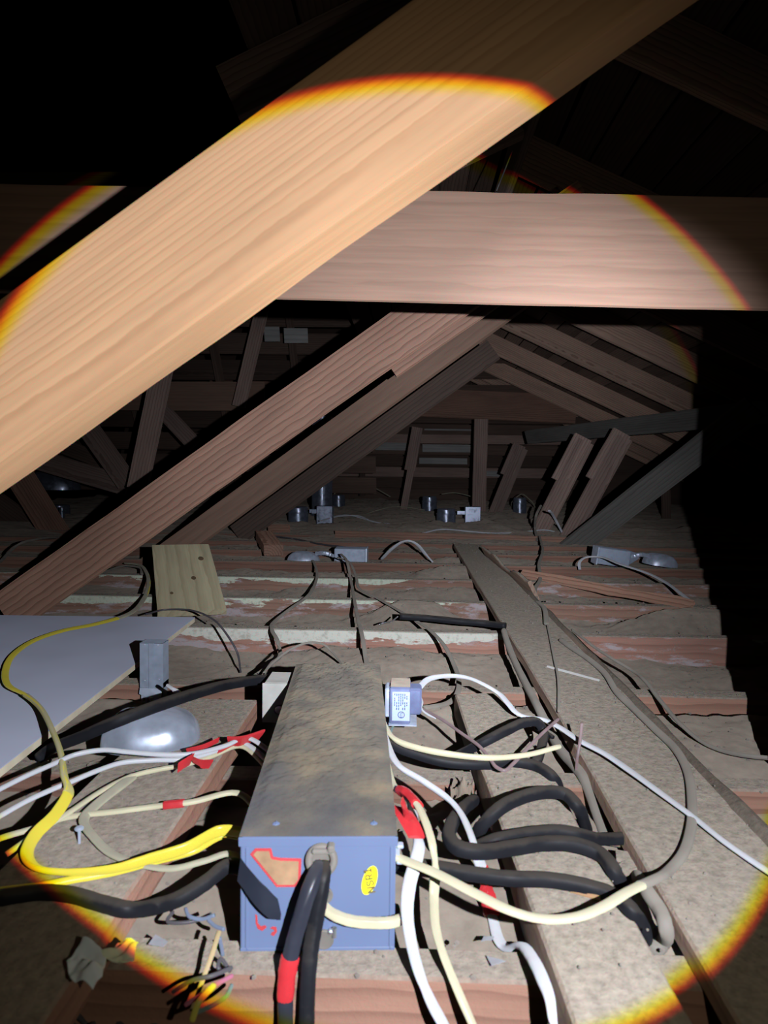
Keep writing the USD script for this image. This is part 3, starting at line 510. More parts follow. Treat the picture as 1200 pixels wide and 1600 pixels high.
t3, _ = cable('cream_cable', 'cream cable taped in red to the white pair left of the box', 'cable', [(10, 1335, .035), (60, 1300, .045), (110, 1268, .05), (160, 1235, .052), (205, 1213, .055), (250, 1202, .055), (290, 1195, .056), (330, 1182, .057), (375, 1166, .057)], 'cream_sheath', .0105, .0055, roll=.5, post=[side(.23, .05, -1)])
flagstrip(t2, [(278, 1200, .07), (288, 1193, .072), (300, 1186, .07)], .016); flagstrip(t3, [(300, 1186, .066), (315, 1193, .064), (330, 1194, .058)], .012); flagstrip(t, [(292, 1174, .06), (315, 1168, .064), (342, 1156, .066)], .009)
m = sweep(spline(pts([(357, 1158, .068), (375, 1158, .068), (408, 1148, .066)]), 6), .022, .004, 8, .9, 3.5); obj('tape', m, 'red_tape', t, 30, label='wide red tape wrapped round the ends')
cable('cream_cable', 'straight cream cable with one red tape band left of the box', 'cable', [(-60, 1335, .025), (0, 1310, .035), (50, 1295, .04), (100, 1278, .045), (180, 1268, .05), (250, 1259, .053), (300, 1253, .056), (370, 1239, .058)], 'cream_sheath', .0098, .0058, roll=.3, extra=[('tape', .655, .72, 1.25, 'red_tape')], post=[side(.13, .05, -1)])
cable('black_cable', 'thick black cable sagging into the front left of the box', 'cable', [(-60, 1412, .0), (0, 1403, .01), (60, 1395, .018), (110, 1398, .022), (160, 1412, .025), (200, 1421, .028), (240, 1417, .03), (280, 1404, .036), (320, 1380, .044), (358, 1353, .05)], 'black_sheath', .0125, post=[side(.035, .05, -1)])
cable('black_cable', 'thick black cable arching behind the dented hood towards the far end of the box', 'cable', [(60, 1185, .01), (75, 1173, .02), (130, 1150, .06), (180, 1128, .085), (240, 1105, .095), (300, 1085, .095), (350, 1071, .088), (400, 1063, .075), (440, 1063, .06)], 'black_sheath', .0155, post=[side(.47, .05, -1)])
cable('white_cable', 'short white cable hanging from the spring bracket', 'cable', [(262, 1071, .06), (272, 1078, .055), (290, 1092, .03), (310, 1106, .01), (335, 1112, -.02)], 'white_sheath', .0105, .0055, roll=.6)
# right side
t, c = cable('white_cable', 'white cable running forward from the right of the box, red tape near its end', 'cable', [(625, 1198, .085), (660, 1220, .08), (700, 1248, .07), (718, 1268, .065), (733, 1298, .06), (744, 1330, .05), (754, 1365, .02), (762, 1400, .0), (770, 1435, -.02), (780, 1470, -.02), (792, 1482, -.018), (815, 1478, .004), (833, 1498, .018), (850, 1532, .024), (864, 1566, .022), (868, 1600, .01), (868, 1640, -.02)], 'white_sheath', .0118, .006, roll=[.7, .9, 1.0, .3, 0, .4], pre=[side(.30, .085, 1)])
obj('tape', sweep(c[54:72], .0165, .009, 10, .3, 3., lump=.2), 'red_tape', t, 35, label='red tape wound round the cable')
t, c = cable('cream_cable', 'cream cable looping out of the box and down in front, red tape at its bend', 'cable', [(618, 1233, .085), (636, 1240, .095), (652, 1258, .095), (667, 1290, .09), (676, 1322, .08), (680, 1360, .06), (678, 1400, .04), (681, 1450, .03), (692, 1490, .02), (712, 1540, .008), (738, 1600, -.01), (760, 1650, -.03)], 'cream_sheath', .0105, .0058, roll=[.6, .8, .9, .9, .6], extra=[('tape', .13, .25, 1.35, 'red_tape')], pre=[side(.24, .08, 1)])
t, c = cable('white_cable', 'thick white cable dropping down beside the front right corner of the box', 'cable', [(640, 1250, .06), (645, 1285, .07), (655, 1318, .075), (650, 1345, .07), (640, 1380, .06), (636, 1420, .045), (642, 1470, .03), (655, 1520, .015), (672, 1562, .0), (695, 1605, -.01), (720, 1650, -.03)], 'white_sheath', .0125, .0065, roll=[.6, .8, .7, .5], pre=[side(.2, .06, 1)])
m = sweep(spline(pts([(628, 1265, .09), (640, 1285, .092), (652, 1308, .085)]), 6), .024, .004, 8, .4, 3.5); obj('tape', m, 'red_tape', t, 30, label='crumpled red tape with a pink glint')
flagstrip(t, [(634, 1258, .1), (632, 1272, .1), (640, 1283, .095)], .018)
t, c = cable('cream_cable', 'long cream cable sweeping right from the box front and turning dusty over the plank', 'cable', [(626, 1342, .075), (680, 1364, .075), (740, 1395, .072), (800, 1424, .068), (850, 1436, .062), (900, 1433, .064), (940, 1418, .067), (980, 1394, .067), (1018, 1376, .055), (1045, 1360, .036), (1068, 1332, .033), (1080, 1290, .031), (1081, 1250, .03), (1074, 1205, .03), (1055, 1170, .03), (1022, 1138, .03), (990, 1107, .03), (965, 1083, .03), (945, 1052, .03), (920, 1030, .03), (893, 1012, .03), (876, 1000, .028)], 'cream_sheath', .0105, .0062, roll=.3, pre=[side(.012, .078, 1)])
obj('dusty_sleeve', sweep(c[68:], .0113, .007, 12, .3), 'grey_sheath', t, True, label='dust-coated stretch on the plank')
cable('white_cable', 'white cable arching from the small transformer and away right over the plank', 'cable', [(655, 1074, .055), (670, 1061, .075), (700, 1056, .085), (730, 1059, .088), (755, 1069, .085), (780, 1084, .075), (793, 1098, .068), (806, 1113, .06), (820, 1120, .055), (848, 1124, .05), (875, 1137, .045), (905, 1157, .042), (945, 1178, .04), (985, 1205, .038), (1040, 1245, .034), (1085, 1278, .032), (1130, 1314, .031), (1170, 1342, .031), (1210, 1368, .032), (1270, 1405, .032)], 'white_sheath', .0102, .0055, roll=[.9, .5, .3, .2, .2, .6, .3])
cable('grey_cable', 'dusty grey cable from the far junction box, looping back to the small transformer', 'cable', [(528, 871, .06), (545, 878, .055), (556, 900, .03), (562, 920, .02), (590, 935, .015), (640, 964, .012), (672, 985, .02), (695, 1010, .01), (711, 1043, -.01), (717, 1068, .0), (712, 1088, .01), (696, 1100, .02), (664, 1106, .03)], 'grey_sheath', .0105, .0055, roll=.2)
cable('grey_cable', 'dusty grey cable running straight from the far junction box to the box lid', 'cable', [(533, 866, .06), (543, 880, .06), (548, 905, .012), (554, 940, .012), (561, 975, .012), (567, 1000, .01), (573, 1040, -.03)], 'grey_sheath', .0105, .0055)
cable('grey_cable', 'dusty grey cable winding left over the painted joists', 'cable', [(489, 876, .01), (495, 893, .012), (493, 910, .012), (480, 932, .012), (455, 950, .0), (432, 968, -.02), (425, 985, .01), (434, 1003, .006), (438, 1020, -.02), (425, 1036, -.01), (405, 1052, .008)], 'grey_sheath', .0105, .0055, roll=.1)
cable('thin_wire', 'thin brown wire arching over the widest painted joist', 'wire', [(412, 1052, .03), (425, 1037, .03), (450, 1017, .05), (478, 1005, .06), (503, 1006, .05), (520, 1020, .02), (535, 1040, -.04)], 'grey_sheath', .0045)
cable('thin_wire', 'thin dark wire arching off the corner of the pale panel', 'wire', [(228, 960, .03), (255, 953, .03), (285, 952, .035), (325, 963, .05), (352, 988, .045), (370, 1018, .01), (376, 1050, -.05)], 'dark_wire', .0045)
cable('cream_cable', 'short cream cable sticking out right of the box, above a black one', 'cable', [(618, 1156, .08), (650, 1168, .078), (700, 1178, .075), (760, 1184, .072), (820, 1180, .07), (872, 1167, .068)], 'cream_sheath', .0115, .006, roll=[.9, .7, .5], pre=[side(.36, .08, 1)])
cable('black_cable', 'black cable from the box running just under the short cream one', 'cable', [(616, 1164, .07), (650, 1178, .062), (700, 1191, .055), (760, 1194, .052), (800, 1190, .05), (838, 1197, .048), (863, 1213, .046), (875, 1238, .01), (880, 1255, -.05)], 'black_sheath', .0125, pre=[side(.35, .07, 1)])
cable('black_cable', 'black cable humped over the flat timber beside the transformer wires', 'cable', [(690, 1192, .02), (720, 1178, .035), (755, 1160, .06), (790, 1142, .07), (820, 1129, .07), (840, 1129, .066), (849, 1142, .055), (846, 1168, .045), (838, 1192, .035)], 'black_sheath', .0125)
cable('black_cable', 'black cable looping back on itself in front of the flat timber', 'cable', [(741, 1250, .03), (722, 1265, .045), (705, 1290, .06), (702, 1310, .062), (716, 1325, .062), (750, 1331, .06), (800, 1325, .055), (850, 1318, .053), (900, 1320, .053), (938, 1335, .048), (960, 1362, .045), (972, 1392, .02), (978, 1412, -.03), (982, 1420, -.06)], 'black_sheath', .0135)
cable('black_cable', 'black cable arched over the flat timber, topmost of the loops', 'cable', [(742, 1312, .02), (755, 1288, .05), (780, 1264, .065), (810, 1248, .066), (850, 1238, .065), (883, 1241, .062), (902, 1260, .055), (912, 1284, .02), (918, 1300, -.03), (921, 1310, -.06)], 'black_sheath', .013)
cable('black_cable', 'black cable lying between the two arched ones on the flat timber', 'cable', [(738, 1326, .035), (770, 1314, .048), (820, 1304, .05), (870, 1299, .05), (905, 1304, .048), (930, 1310, .03), (952, 1311, .015), (974, 1310, .012)], 'black_sheath', .0125)
cable('black_cable', 'black cable running right from the front corner of the box, lowest of the loops', 'cable', [(625, 1350, .05), (680, 1356, .05), (740, 1366, .05), (800, 1373, .05), (860, 1375, .049), (920, 1386, .048), (962, 1401, .046), (987, 1423, .04), (1004, 1450, .02), (1010, 1475, -.02), (1012, 1490, -.06)], 'black_sheath', .0125, pre=[side(.05, .05, 1)])
cable('grey_cable', 'thick dusty cable hooked in the gap beside the long plank', 'cable', [(990, 1360, -.02), (1010, 1392, -.015), (1030, 1422, -.01), (1040, 1448, -.01), (1036, 1472, -.01), (1025, 1482, -.01), (1012, 1470, -.015)], 'grey_sheath', .0125)
cable('grey_cable', 'dusty cable dropping between the joists left of the long plank', 'cable', [(787, 985, .03), (793, 1005, .02), (805, 1035, .01), (820, 1066, .01), (842, 1108, .012), (858, 1140, .0), (874, 1170, .0), (896, 1195, .005), (912, 1216, .006), (924, 1245, -.005), (938, 1285, -.02), (950, 1325, -.03)], 'grey_sheath', .0135)
cable('grey_cable', 'grey cable with pale edge sliding off the rough slab to the right', 'cable', [(895, 985, .03), (912, 998, .03), (930, 1012, .025), (958, 1030, .02), (985, 1046, .01), (1006, 1062, .012), (1032, 1095, .01), (1065, 1133, .0), (1095, 1158, -.01), (1122, 1171, -.01), (1160, 1180, -.005), (1220, 1186, .0)], 'grey_sheath', .011, .006, roll=.5)
cable('grey_cable', 'dark cable snaking along the long plank from the far strut', 'cable', [(843, 838, .03), (848, 860, .02), (842, 882, .015), (844, 905, .012), (836, 920, .015), (838, 938, .02), (850, 950, .03), (854, 975, .032)], 'grey_sheath', .014, .008)
cable('thin_wire', 'thin dusty wire lying along the long plank', 'wire', [(852, 960, .03), (858, 990, .029), (866, 1030, .029), (872, 1060, .029), (873, 1112, .027)], 'grey_sheath', .005)
cable('white_cable', 'white cable trailing right from the right-hand flat junction box', 'cable', [(906, 890, .005), (905, 880, .03), (915, 871, .05), (935, 870, .055), (970, 882, .05), (1010, 895, .04), (1040, 910, .03), (1062, 926, .02), (1082, 942, .01)], 'white_sheath', .0125, .007)
cable('brown_wire', 'brown bell wire bent in a V beside the small transformer', 'wire', [(660, 1108, .05), (690, 1124, .055), (720, 1145, .06), (750, 1167, .062), (766, 1187, .06), (776, 1199, .06), (788, 1204, .06), (800, 1195, .06), (820, 1174, .065), (845, 1148, .065), (872, 1124, .06)], 'brown_wire', .004)
cable('white_wire', 'short white wire on the right side of the small transformer', 'wire', [(656, 1087, .055), (660, 1097, .055), (659, 1108, .052), (668, 1116, .05), (681, 1122, .05)], 'white_sheath', .0028)
cable('brown_wire', 'short brown wire standing upright on the plank edge', 'wire', [(900, 1203, .01), (902, 1185, .03), (906, 1160, .05), (909, 1130, .075)], 'brown_wire', .004)
cable('black_cable', 'stub of black cable lying behind the transformer wires, between two joists', 'cable', [(864, 1152, .02), (850, 1143, .02), (838, 1138, .015)], 'black_sheath', .006)
# two service cables out of the front clamp
kx, kz = fp(500, 1350)
t, c = cable('service_cable', 'left black service cable hanging from the box front, red tape band', 'cable', [(492, 1368, None, .562), (480, 1400, None, .552), (468, 1440, None, .548), (457, 1480, None, .546), (449, 1520, None, .543), (446, 1560, None, .54), (446, 1605, None, .536), (446, 1660, None, .53)], 'black_clean', .0122, extra=[('tape', .555, .76, 1.08, 'red_tape')], pre=[bp(kx+.0, -.004, kz)])
cable('service_cable', 'right black service cable hanging from the box front', 'cable', [(505, 1368, None, .566), (500, 1400, None, .56), (493, 1440, None, .556), (486, 1480, None, .55), (482, 1520, None, .545), (480, 1560, None, .542), (479, 1605, None, .538), (478, 1660, None, .532)], 'black_sheath', .0125, pre=[bp(kx+.004, -.004, kz)])
cable('cream_cable', 'cream cable from the middle knockout bending right across the box front', 'cable', [(503, 1414, None, .575), (518, 1427, None, .57), (545, 1438, None, .566), (580, 1442, None, .565), (612, 1441, None, .567), (630, 1434, None, .58), (640, 1420, None, .61)], 'cream_sheath', .0075, .0085, rnd=3.)
# bottom-left tangle and scraps
for k_, (mt, P, lb) in enumerate([
    ('dark_wire', [(270, 1425, .02), (262, 1440, .02), (300, 1440, .02), (330, 1428, .02)], 'dark wire loop between the black cable and the box'),
    ('blue_wire', [(290, 1420, .03), (296, 1432, .03), (315, 1436, .03), (335, 1430, .035)], 'upper pale blue wire stub at the left foot of the box'),
    ('blue_wire', [(325, 1437, .02), (336, 1447, .02), (350, 1452, .022)], 'lower pale blue wire stub at the left foot of the box'),
    ('blue_wire', [(343, 1465, .02), (346, 1480, .01), (348, 1492, .0)], 'vertical pale blue wire stub beside the box corner'),
    ('dark_wire', [(360, 1518, .015), (345, 1498, .02), (341, 1512, .02), (348, 1520, .015)], 'small curled dark wire at the box corner'),
    ('dark_wire', [(270, 1550, .01), (300, 1532, .02), (330, 1525, .025), (362, 1512, .02)], 'dark wire reaching from the tangle to the box corner'),
    ('pink_wire', [(290, 1570, .02), (318, 1552, .03), (335, 1540, .03), (362, 1525, .02)], 'pink wire at the bottom left below the box'),
    ('yellow_wire', [(300, 1595, .02), (310, 1567, .03), (322, 1552, .032), (334, 1540, .03)], 'yellow wire at the bottom left below the box'),
    ('green_wire', [(300, 1585, .015), (330, 1572, .02), (350, 1560, .02), (362, 1540, .01)], 'grey-green wire at the bottom left below the box')]):
    cable('wire_stub', lb, 'wire', P, mt, .0029 if 'yellow' not in lb else .0042)
tg = []
for k_ in range(16):
    x = rng.uniform(40, 100); y = rng.uniform(1540, 1610); pp = [(x, y, rng.uniform(-.08, -.04))]
    for s in range(5): x += rng.uniform(20, 42); y += rng.uniform(-26, 26); pp.append((x, min(y, 1640), rng.uniform(-.07, -.03)))
    tg.append(sweep(spline(pts(pp), 6), .004, .004, 6))
obj('wire_tangle', cat(tg), 'dark_wire', smooth=True, label='tangle of thin dark wires at the bottom left corner', cat='wires', kind='stuff')
obj('straw_stick', sweep(spline(pts([(342, 1456, .035), (330, 1495, .03), (318, 1528, .02), (300, 1580, .0)]), 6), .004, .003, 6), 'straw', smooth=True, label='thin straw-coloured splinter at the left foot of the box', cat='splinter')
def crumple(name, P, z, mat, label, category, amp=.012, seed=1):
    poly = sg.Polygon([on(x, y, z)[:2] for x, y in P]); m = trimesh.creation.extrude_polygon(poly, .0008, engine='earcut')
    for _ in range(4): m = m.subdivide()
    v = np.array(m.vertices); v[:, 2] += z+amp*(meshkit.fbm(np.c_[v[:, :2]*55, v[:, :1]*0], 3, seed)-.5)*2
    obj(name, (v, np.array(m.faces)), mat, smooth=40, label=label, cat=category)
crumple('plastic_scrap', [(104, 1500), (130, 1478), (168, 1485), (160, 1530), (145, 1548), (110, 1530)], .052, 'plastic_film', 'crumpled clear bluish plastic scrap at the lower left', 'scrap')
crumple('paper_scrap', [(150, 1485), (185, 1470), (216, 1478), (208, 1510), (190, 1513), (160, 1495)], .05, 'paper_green', 'crumpled pale green scrap beside the plastic at the lower left', 'scrap', seed=4)
crumple('slate_chip', [(232, 1475), (243, 1460), (262, 1472), (255, 1480)], .008, 'lead_grey', 'small grey chip on the dust at the lower left', 'chip', .003, 6)
crumple('slate_chip', [(760, 1494), (768, 1512), (790, 1503)], .004, 'lead_grey', 'triangular dark chip on the joist right of the box', 'chip', .002, 7)
crumple('leaf_scrap', [(752, 1470), (756, 1463), (772, 1464), (768, 1468)], .0, 'lead_grey', 'small dark scrap beside the bent white cable', 'chip', .002, 8)
def nail(px, py, z, label): 
    p = on(px, py, z); m = cat([lathe([(0, .014), (.004, .014), (.0045, .0155), (.003, .017), (0, .0175)], 16), cyl(.0014, .024, (0, 0, .004), 10)]); m.apply_translation(p); obj('roofing_nail', m, 'galvanised', smooth=30, label=label, cat='nail')
nail(124, 1318, .041, 'flat-headed nail standing in the wide timber at the left')
crumple('fibre_tuft', [(700, 1226), (722, 1214), (738, 1228), (745, 1262), (728, 1280), (708, 1250)], .01, 'insulation_tear', 'frayed grey fibre tuft by the black loops', 'tuft', .03, 9)
board('wood_chip', on(893, 1385, .044), on(940, 1398, .044), .018, .008, (0, 0, 1), 'fir_pale', 'pale broken wood chip under the lowest black cable', 'chip', wane=.02)
board('wood_chip', on(965, 1372, .0), on(1012, 1350, .0), .02, .016, (0, 0, 1), 'dusty_plank', 'larger dusty wood chip in the gap beside the long plank', 'chip', wane=.01)
board('wood_chip', on(962, 1345, .0), on(995, 1350, .0), .02, .016, (0, 0, 1), 'dusty_plank', 'smaller dusty wood chip in the gap beside the long plank', 'chip', wane=.01)
board('wood_chip', on(930, 1311, .0), on(1016, 1324, .0), .009, .009, (0, 0, 1), 'dusty_plank', 'dusty stick lying across the gap beside the long plank', 'stick')
board('chalk_stick', on(855, 1041, .026), on(937, 1063, .026), .003, .002, (0, 0, 1), 'pale_slat', 'pale straight stick lying on the long plank', 'stick', seg=2)
# pipe-like black tube with wire ends on the second painted bay
t, _ = cable('armoured_tube', 'thin black tube with bare wire ends lying on the dust mound', 'cable', [(625, 963, .045), (670, 966, .04), (720, 971, .036), (757, 974, .032), (790, 978, .028)], 'black_sheath', .016)
obj('bare_end', sweep(spline(pts([(622, 963, .045), (612, 971, .03), (600, 973, .012), (592, 976, .008)]), 5), .004, .004, 6), 'steel', t, True, label='bare wire ends')
cable('white_cable', 'greyish white cable humped over the far joists', 'cable', [(597, 873, .0), (612, 858, .06), (628, 847, .1), (640, 845, .11), (652, 851, .09), (665, 866, .04), (676, 878, .005)], 'white_sheath', .017, .008)

# ------------------------------------------------------------------ recessed lights
def hood(L, w, h, n=36, m=14):      # a long dented dome, open below
    V = []; Fc = []
    for i in range(m+1):
        u = i/m*math.pi/2
        for j in range(n):
            a = 2*math.pi*j/n; r = math.cos(u)**.55 if i < m else 0
            V.append((L/2*np.sign(math.cos(a))*abs(math.cos(a))**.8*r, w/2*np.sign(math.sin(a))*abs(math.sin(a))**.8*r, h*math.sin(u)))
    for i in range(m):
        for j in range(n): p, q = i*n+j, i*n+(j+1) % n; Fc += [(p, q, q+n), (p, q+n, p+n)]
    V = np.array(V); V[:, 2] += .014*(meshkit.fbm(V*26, 3, 2)-.5)*np.clip(V[:, 2]/h, 0, 1)
    return trimesh.Trimesh(V, np.array(Fc), process=True)
def put(m, p, rz=0., ry=0., rx=0.):
    m = m.copy(); m.apply_transform(trimesh.transformations.euler_matrix(rx, ry, rz)); m.apply_translation(p); return m
# near fixture
h0 = on(150, 1185, .0); h1 = on(293, 1150, .0)
t = thing('recessed_light', 'near recessed light with a dented metal hood and an upright bracket, left of the box', 'light fixture')
hp = on(222, 1178, .041); m = hood(.130, .11, .04); obj('hood', put(m, hp+[-.008, .055, -.002], .25), 'hood_metal', t, True, label='dented shiny metal hood')
b0 = at(237, 1100, 1.285); J0 = np.array([b0[0], 1.285, -.01])
def prof_extr(P, L):   # 2-D outline (x, z) pulled along y
    m = trimesh.creation.extrude_polygon(sg.Polygon(P), L, engine='earcut'); m.apply_transform([[1, 0, 0, 0], [0, 0, 1, 0], [0, 1, 0, 0], [0, 0, 0, 1]]); return m
wB = .044
def lv(y): return at(237, y, 1.285)[2]
zt, zf, zb = lv(1005), lv(1075), lv(1098)
face = []
pr_ = [(-wB/2, 0), (-.006, 0), (-.004, -.0025), (.004, -.0025), (.006, 0), (wB/2, 0), (wB/2, .03), (wB/2-.001, .03), (wB/2-.001, .001), (-wB/2+.001, .001), (-wB/2+.001, .03), (-wB/2, .03)]
m = trimesh.creation.extrude_polygon(sg.Polygon(pr_), zt-zf, engine='earcut'); m.apply_translation((b0[0], 1.285, zf)); jb = obj('junction_box', cat([m, box(wB, .03, .001, (b0[0], 1.30, zt-.0005), .0003)]), 'galvanised_sheet', t, 20, label='upright galvanised junction box')
fl = trimesh.creation.extrude_polygon(sg.Polygon([(-wB/2, 0), (wB/2, 0), (wB/2-.004, -.026), (.01, -.024), (-wB/2, -.011)]), .001, engine='earcut'); fl.apply_transform([[1, 0, 0, b0[0]], [0, .3, .95, 1.284], [0, .95, -.3, zf], [0, 0, 0, 1]]); obj('cover_flange', fl, 'galvanised', jb, False)
for dx, z in ((-.013, zf+.014), (.0, zf+.018), (.014, zf+.017), (-.013, zt-.003), (.012, zt-.003)):
    s = trimesh.creation.icosphere(1, .002); s.apply_scale([1.3, .7, .6]); s.apply_translation((b0[0]+dx, 1.2845, z)); obj('dimple', s, 'galvanised', jb, True)
a_ = np.linspace(0, 7*2*math.pi, 110); sp = np.c_[.005*np.cos(a_), .005*np.sin(a_), -.019*a_/a_[-1]]+[b0[0]+.003, 1.283, zf-.014]; obj('spring', sweep(sp, .0016, .0016, 6), 'steel', t, True, label='coiled spring')
m = sg.Polygon([(-.006, -.016), (.006, -.014), (.005, .012), (-.006, .013)]).difference(sg.box(-.0025, -.003, .0015, .004)); m = trimesh.creation.extrude_polygon(m, .001, engine='earcut'); m.apply_transform([[1, 0, 0, b0[0]-.013], [0, 0, 1, 1.283], [0, 1, 0, zf-.022], [0, 0, 0, 1]]); obj('slotted_tab', m, 'galvanised', t, False)
obj('bracket_leg', box(.001, .03, zf-zb+.03, (b0[0]+wB/2-.0005, 1.30, (zf+zb)/2-.005), .0003), 'galvanised_sheet', t, False)
def far_fixture(px, py, Y, label, L=.15, flip=1, tilt=0.):
    t = thing('recessed_light', label, 'light fixture'); p = at(px, py, Y); p[2] = max(p[2], .02)
    X = lambda m, dx, dy=0, dz=0, rz=0: put(m, p+np.array([flip*dx, dy, dz]), rz, flip*tilt)
    jb = obj('junction_box', X(box(.14, .09, .075, ch=.003), -.07), 'galvanised_sheet', t, 20); obj('end_flange', X(box(.008, .092, .08, ch=.002), -.143, 0, .007 if tilt else 0), 'galvanised', jb, 20)
    obj('flexible_conduit', sweep(spline(np.array([p+[flip*-.0, -.03, .0], p+[flip*.04, -.045, .015], p+[flip*.085, -.02, .01]]), 14), .018, .018, 10, lump=.35), 'galvanised', t, 25)
    wedge = trimesh.convex.convex_hull([(0, -.045, .03), (0, .045, .03), (0, -.045, -.03), (0, .045, -.03), (.05, -.01, .02), (.05, .02, .02), (.05, -.01, .0), (.05, .02, .0)]) ; obj('bracket', X(wedge, 0), 'galvanised_sheet', t, 20)
    obj('hood', X(hood(L, .13, .05), .145, 0, -.035), 'galvanised', t, True, label='shiny metal hood')
    return t, p
t, p = far_fixture(524, 868, 3.2, 'far recessed light with a flat junction box and paper tag, among the grey cables', flip=-1)
lab = box(.028, .001, .018, p+[.02, -.0462, .005], .0003); obj('paper_tag', lab, 'label_white', t, False, label='white paper tag')
far_fixture(980, 870, 3.22, 'right-hand recessed light with a flat blue-grey junction box, near the black shadow', tilt=.12)
# round housings and vent pipe in the distance
def can(px, py, Y, r, h, label, boxside=0, mat='galvanised_dark', scale=1):
    t = thing('can_light', label, 'light fixture'); p = at(px, py, Y); p[2] = gz(p[0], p[1])-.006
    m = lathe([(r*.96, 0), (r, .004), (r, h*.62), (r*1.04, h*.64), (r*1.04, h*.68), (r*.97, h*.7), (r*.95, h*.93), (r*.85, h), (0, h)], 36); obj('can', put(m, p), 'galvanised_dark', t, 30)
    if boxside:
        obj('junction_box', put(box(.12, .1, .14, ch=.003), p+[boxside*(r+.13), 0, .07]), mat, t, 20); obj('bracket', put(box(.07, .02, .03), p+[boxside*(r+.045), 0, h*.75]), mat, t)
        if scale > 1: obj('paper_tag', put(box(.03, .001, .03, ch=.0003), p+[boxside*(r+.05), -.0512, h*.75]), 'label_white', t, False)
    return p
can(466, 817, 5.35, .075, .13, 'round can light beside the vent pipe, with a box and paper tag', 1, 'galvanised_dark', 2)
can(697, 815, 5.6, .075, .12, 'round can light with a small box, in the middle distance right of the pipe', 1)
can(671, 792, 7.2, .075, .15, 'round can light farther back, left of the boxed one')
can(529, 791, 7.6, .07, .13, 'small round can light just right of the vent pipe')
can(812, 795, 7.0, .065, .16, 'bright round can light right of the far upright post')
can(93, 780, 6.0, .085, .1, 'round can light in the dim left wing')
can(97, 808, 5.4, .02, .09, 'small upright metal stub in the left wing')
t = thing('vent_pipe', 'tall round galvanised vent pipe standing in the distance', 'pipe'); p = at(503, 806, 6.1)
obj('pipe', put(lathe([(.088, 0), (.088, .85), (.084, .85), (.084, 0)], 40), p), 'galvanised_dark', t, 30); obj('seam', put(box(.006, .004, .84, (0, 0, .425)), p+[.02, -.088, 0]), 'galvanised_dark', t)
obj('collar', put(lathe([(.089, 0), (.1, 0), (.1, .03), (.089, .035)], 36), p+[0, 0, .005]), 'galvanised_dark', t, 30)
t = thing('metal_duct', 'dull metal duct bend in the dim left wing', 'duct'); p = at(80, 765, 6.3)
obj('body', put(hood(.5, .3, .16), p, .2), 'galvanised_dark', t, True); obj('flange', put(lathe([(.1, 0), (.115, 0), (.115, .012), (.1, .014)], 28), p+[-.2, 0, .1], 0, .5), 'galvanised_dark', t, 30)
# cables far back
for k_, (P, mt, w, lb) in enumerate([
    ([(575, 812, .03), (560, 806, .05), (535, 806, .05), (510, 812, .03), (500, 818, .0)], 'white_sheath', .017, 'short pale cable hooking round the foot of the vent pipe'),
    ([(500, 814, .04), (545, 805, .05), (600, 818, .0), (660, 817, .0), (700, 815, .0)], 'white_sheath', .016, 'pale cable running from the vent pipe to the boxed can light'),
    ([(660, 833, .0), (690, 827, .02), (730, 830, .0), (770, 833, .0), (820, 831, .0), (850, 828, .02), (873, 832, .0)], 'white_sheath', .016, 'pale cable wandering to the foot of the notched struts'),
    ([(570, 804, .0), (590, 797, .05), (630, 792, .05), (680, 800, .0), (690, 803, .0)], 'grey_cream', .014, 'dull cable crossing the far floor left of the boxed can light'),
    ([(515, 795, .0), (545, 800, .0), (570, 806, .0), (620, 802, .0), (690, 804, .0)], 'grey_cream', .014, 'dull cable lying level across the far floor'),
    ([(522, 772, None, 7.9), (540, 755, None, 8.), (560, 752, None, 8.), (585, 762, None, 8.), (610, 776, None, 8.)], 'grey_cream', .016, 'dull cable arching high on the far floor'),
    ([(690, 772, None, 8.), (710, 770, None, 8.), (740, 777, None, 8.), (760, 790, None, 7.6)], 'grey_cream', .016, 'dull cable by the far upright post'),
    ([(757, 800, .0), (790, 797, .02), (820, 800, .0), (850, 803, .0)], 'grey_cream', .014, 'dull cable at the foot of the far upright post'),
    ([(798, 794, .0), (805, 779, None, 7.4), (815, 772, None, 7.4), (828, 781, None, 7.3), (838, 797, .0)], 'grey_cream', .014, 'short dull cable above the bright can light'),
    ([(858, 798, .2), (868, 812, .1), (880, 835, .0)], 'white_sheath', .018, 'pale cable hanging between the two notched struts'),
    ([(430, 838, .02), (460, 842, .0), (500, 850, .0), (540, 855, .0)], 'dark_wire', .014, 'dark cable leading to the far recessed light'),
    ([(845, 790, .2), (838, 805, .15), (836, 825, .05), (840, 845, .0)], 'grey_sheath', .016, 'dusty cable tied down the middle notched strut'),
    ([(700, 795, .05), (690, 800, .04), (702, 815, .0)], 'dark_wire', .018, 'dark cable between the two can lights'),
    ([(300, 925, .0), (330, 924, .0)], 'white_sheath', .01, 'pale wire beside the leaning plywood'),
    ([(130, 905, .0), (165, 893, .01), (195, 884, .012), (216, 886, .012), (222, 897, .012)], 'grey_sheath', .012, 'dusty cable bundled with the yellow one under the reddish diagonal'),
    ([(0, 878, .0), (30, 850, .1), (60, 842, .1), (90, 840, .05)], 'grey_sheath', .014, 'dim cable at the left edge above the reddish diagonal')]):
    cable('distant_cable', lb, 'cable', P, mt, w, w*.6)

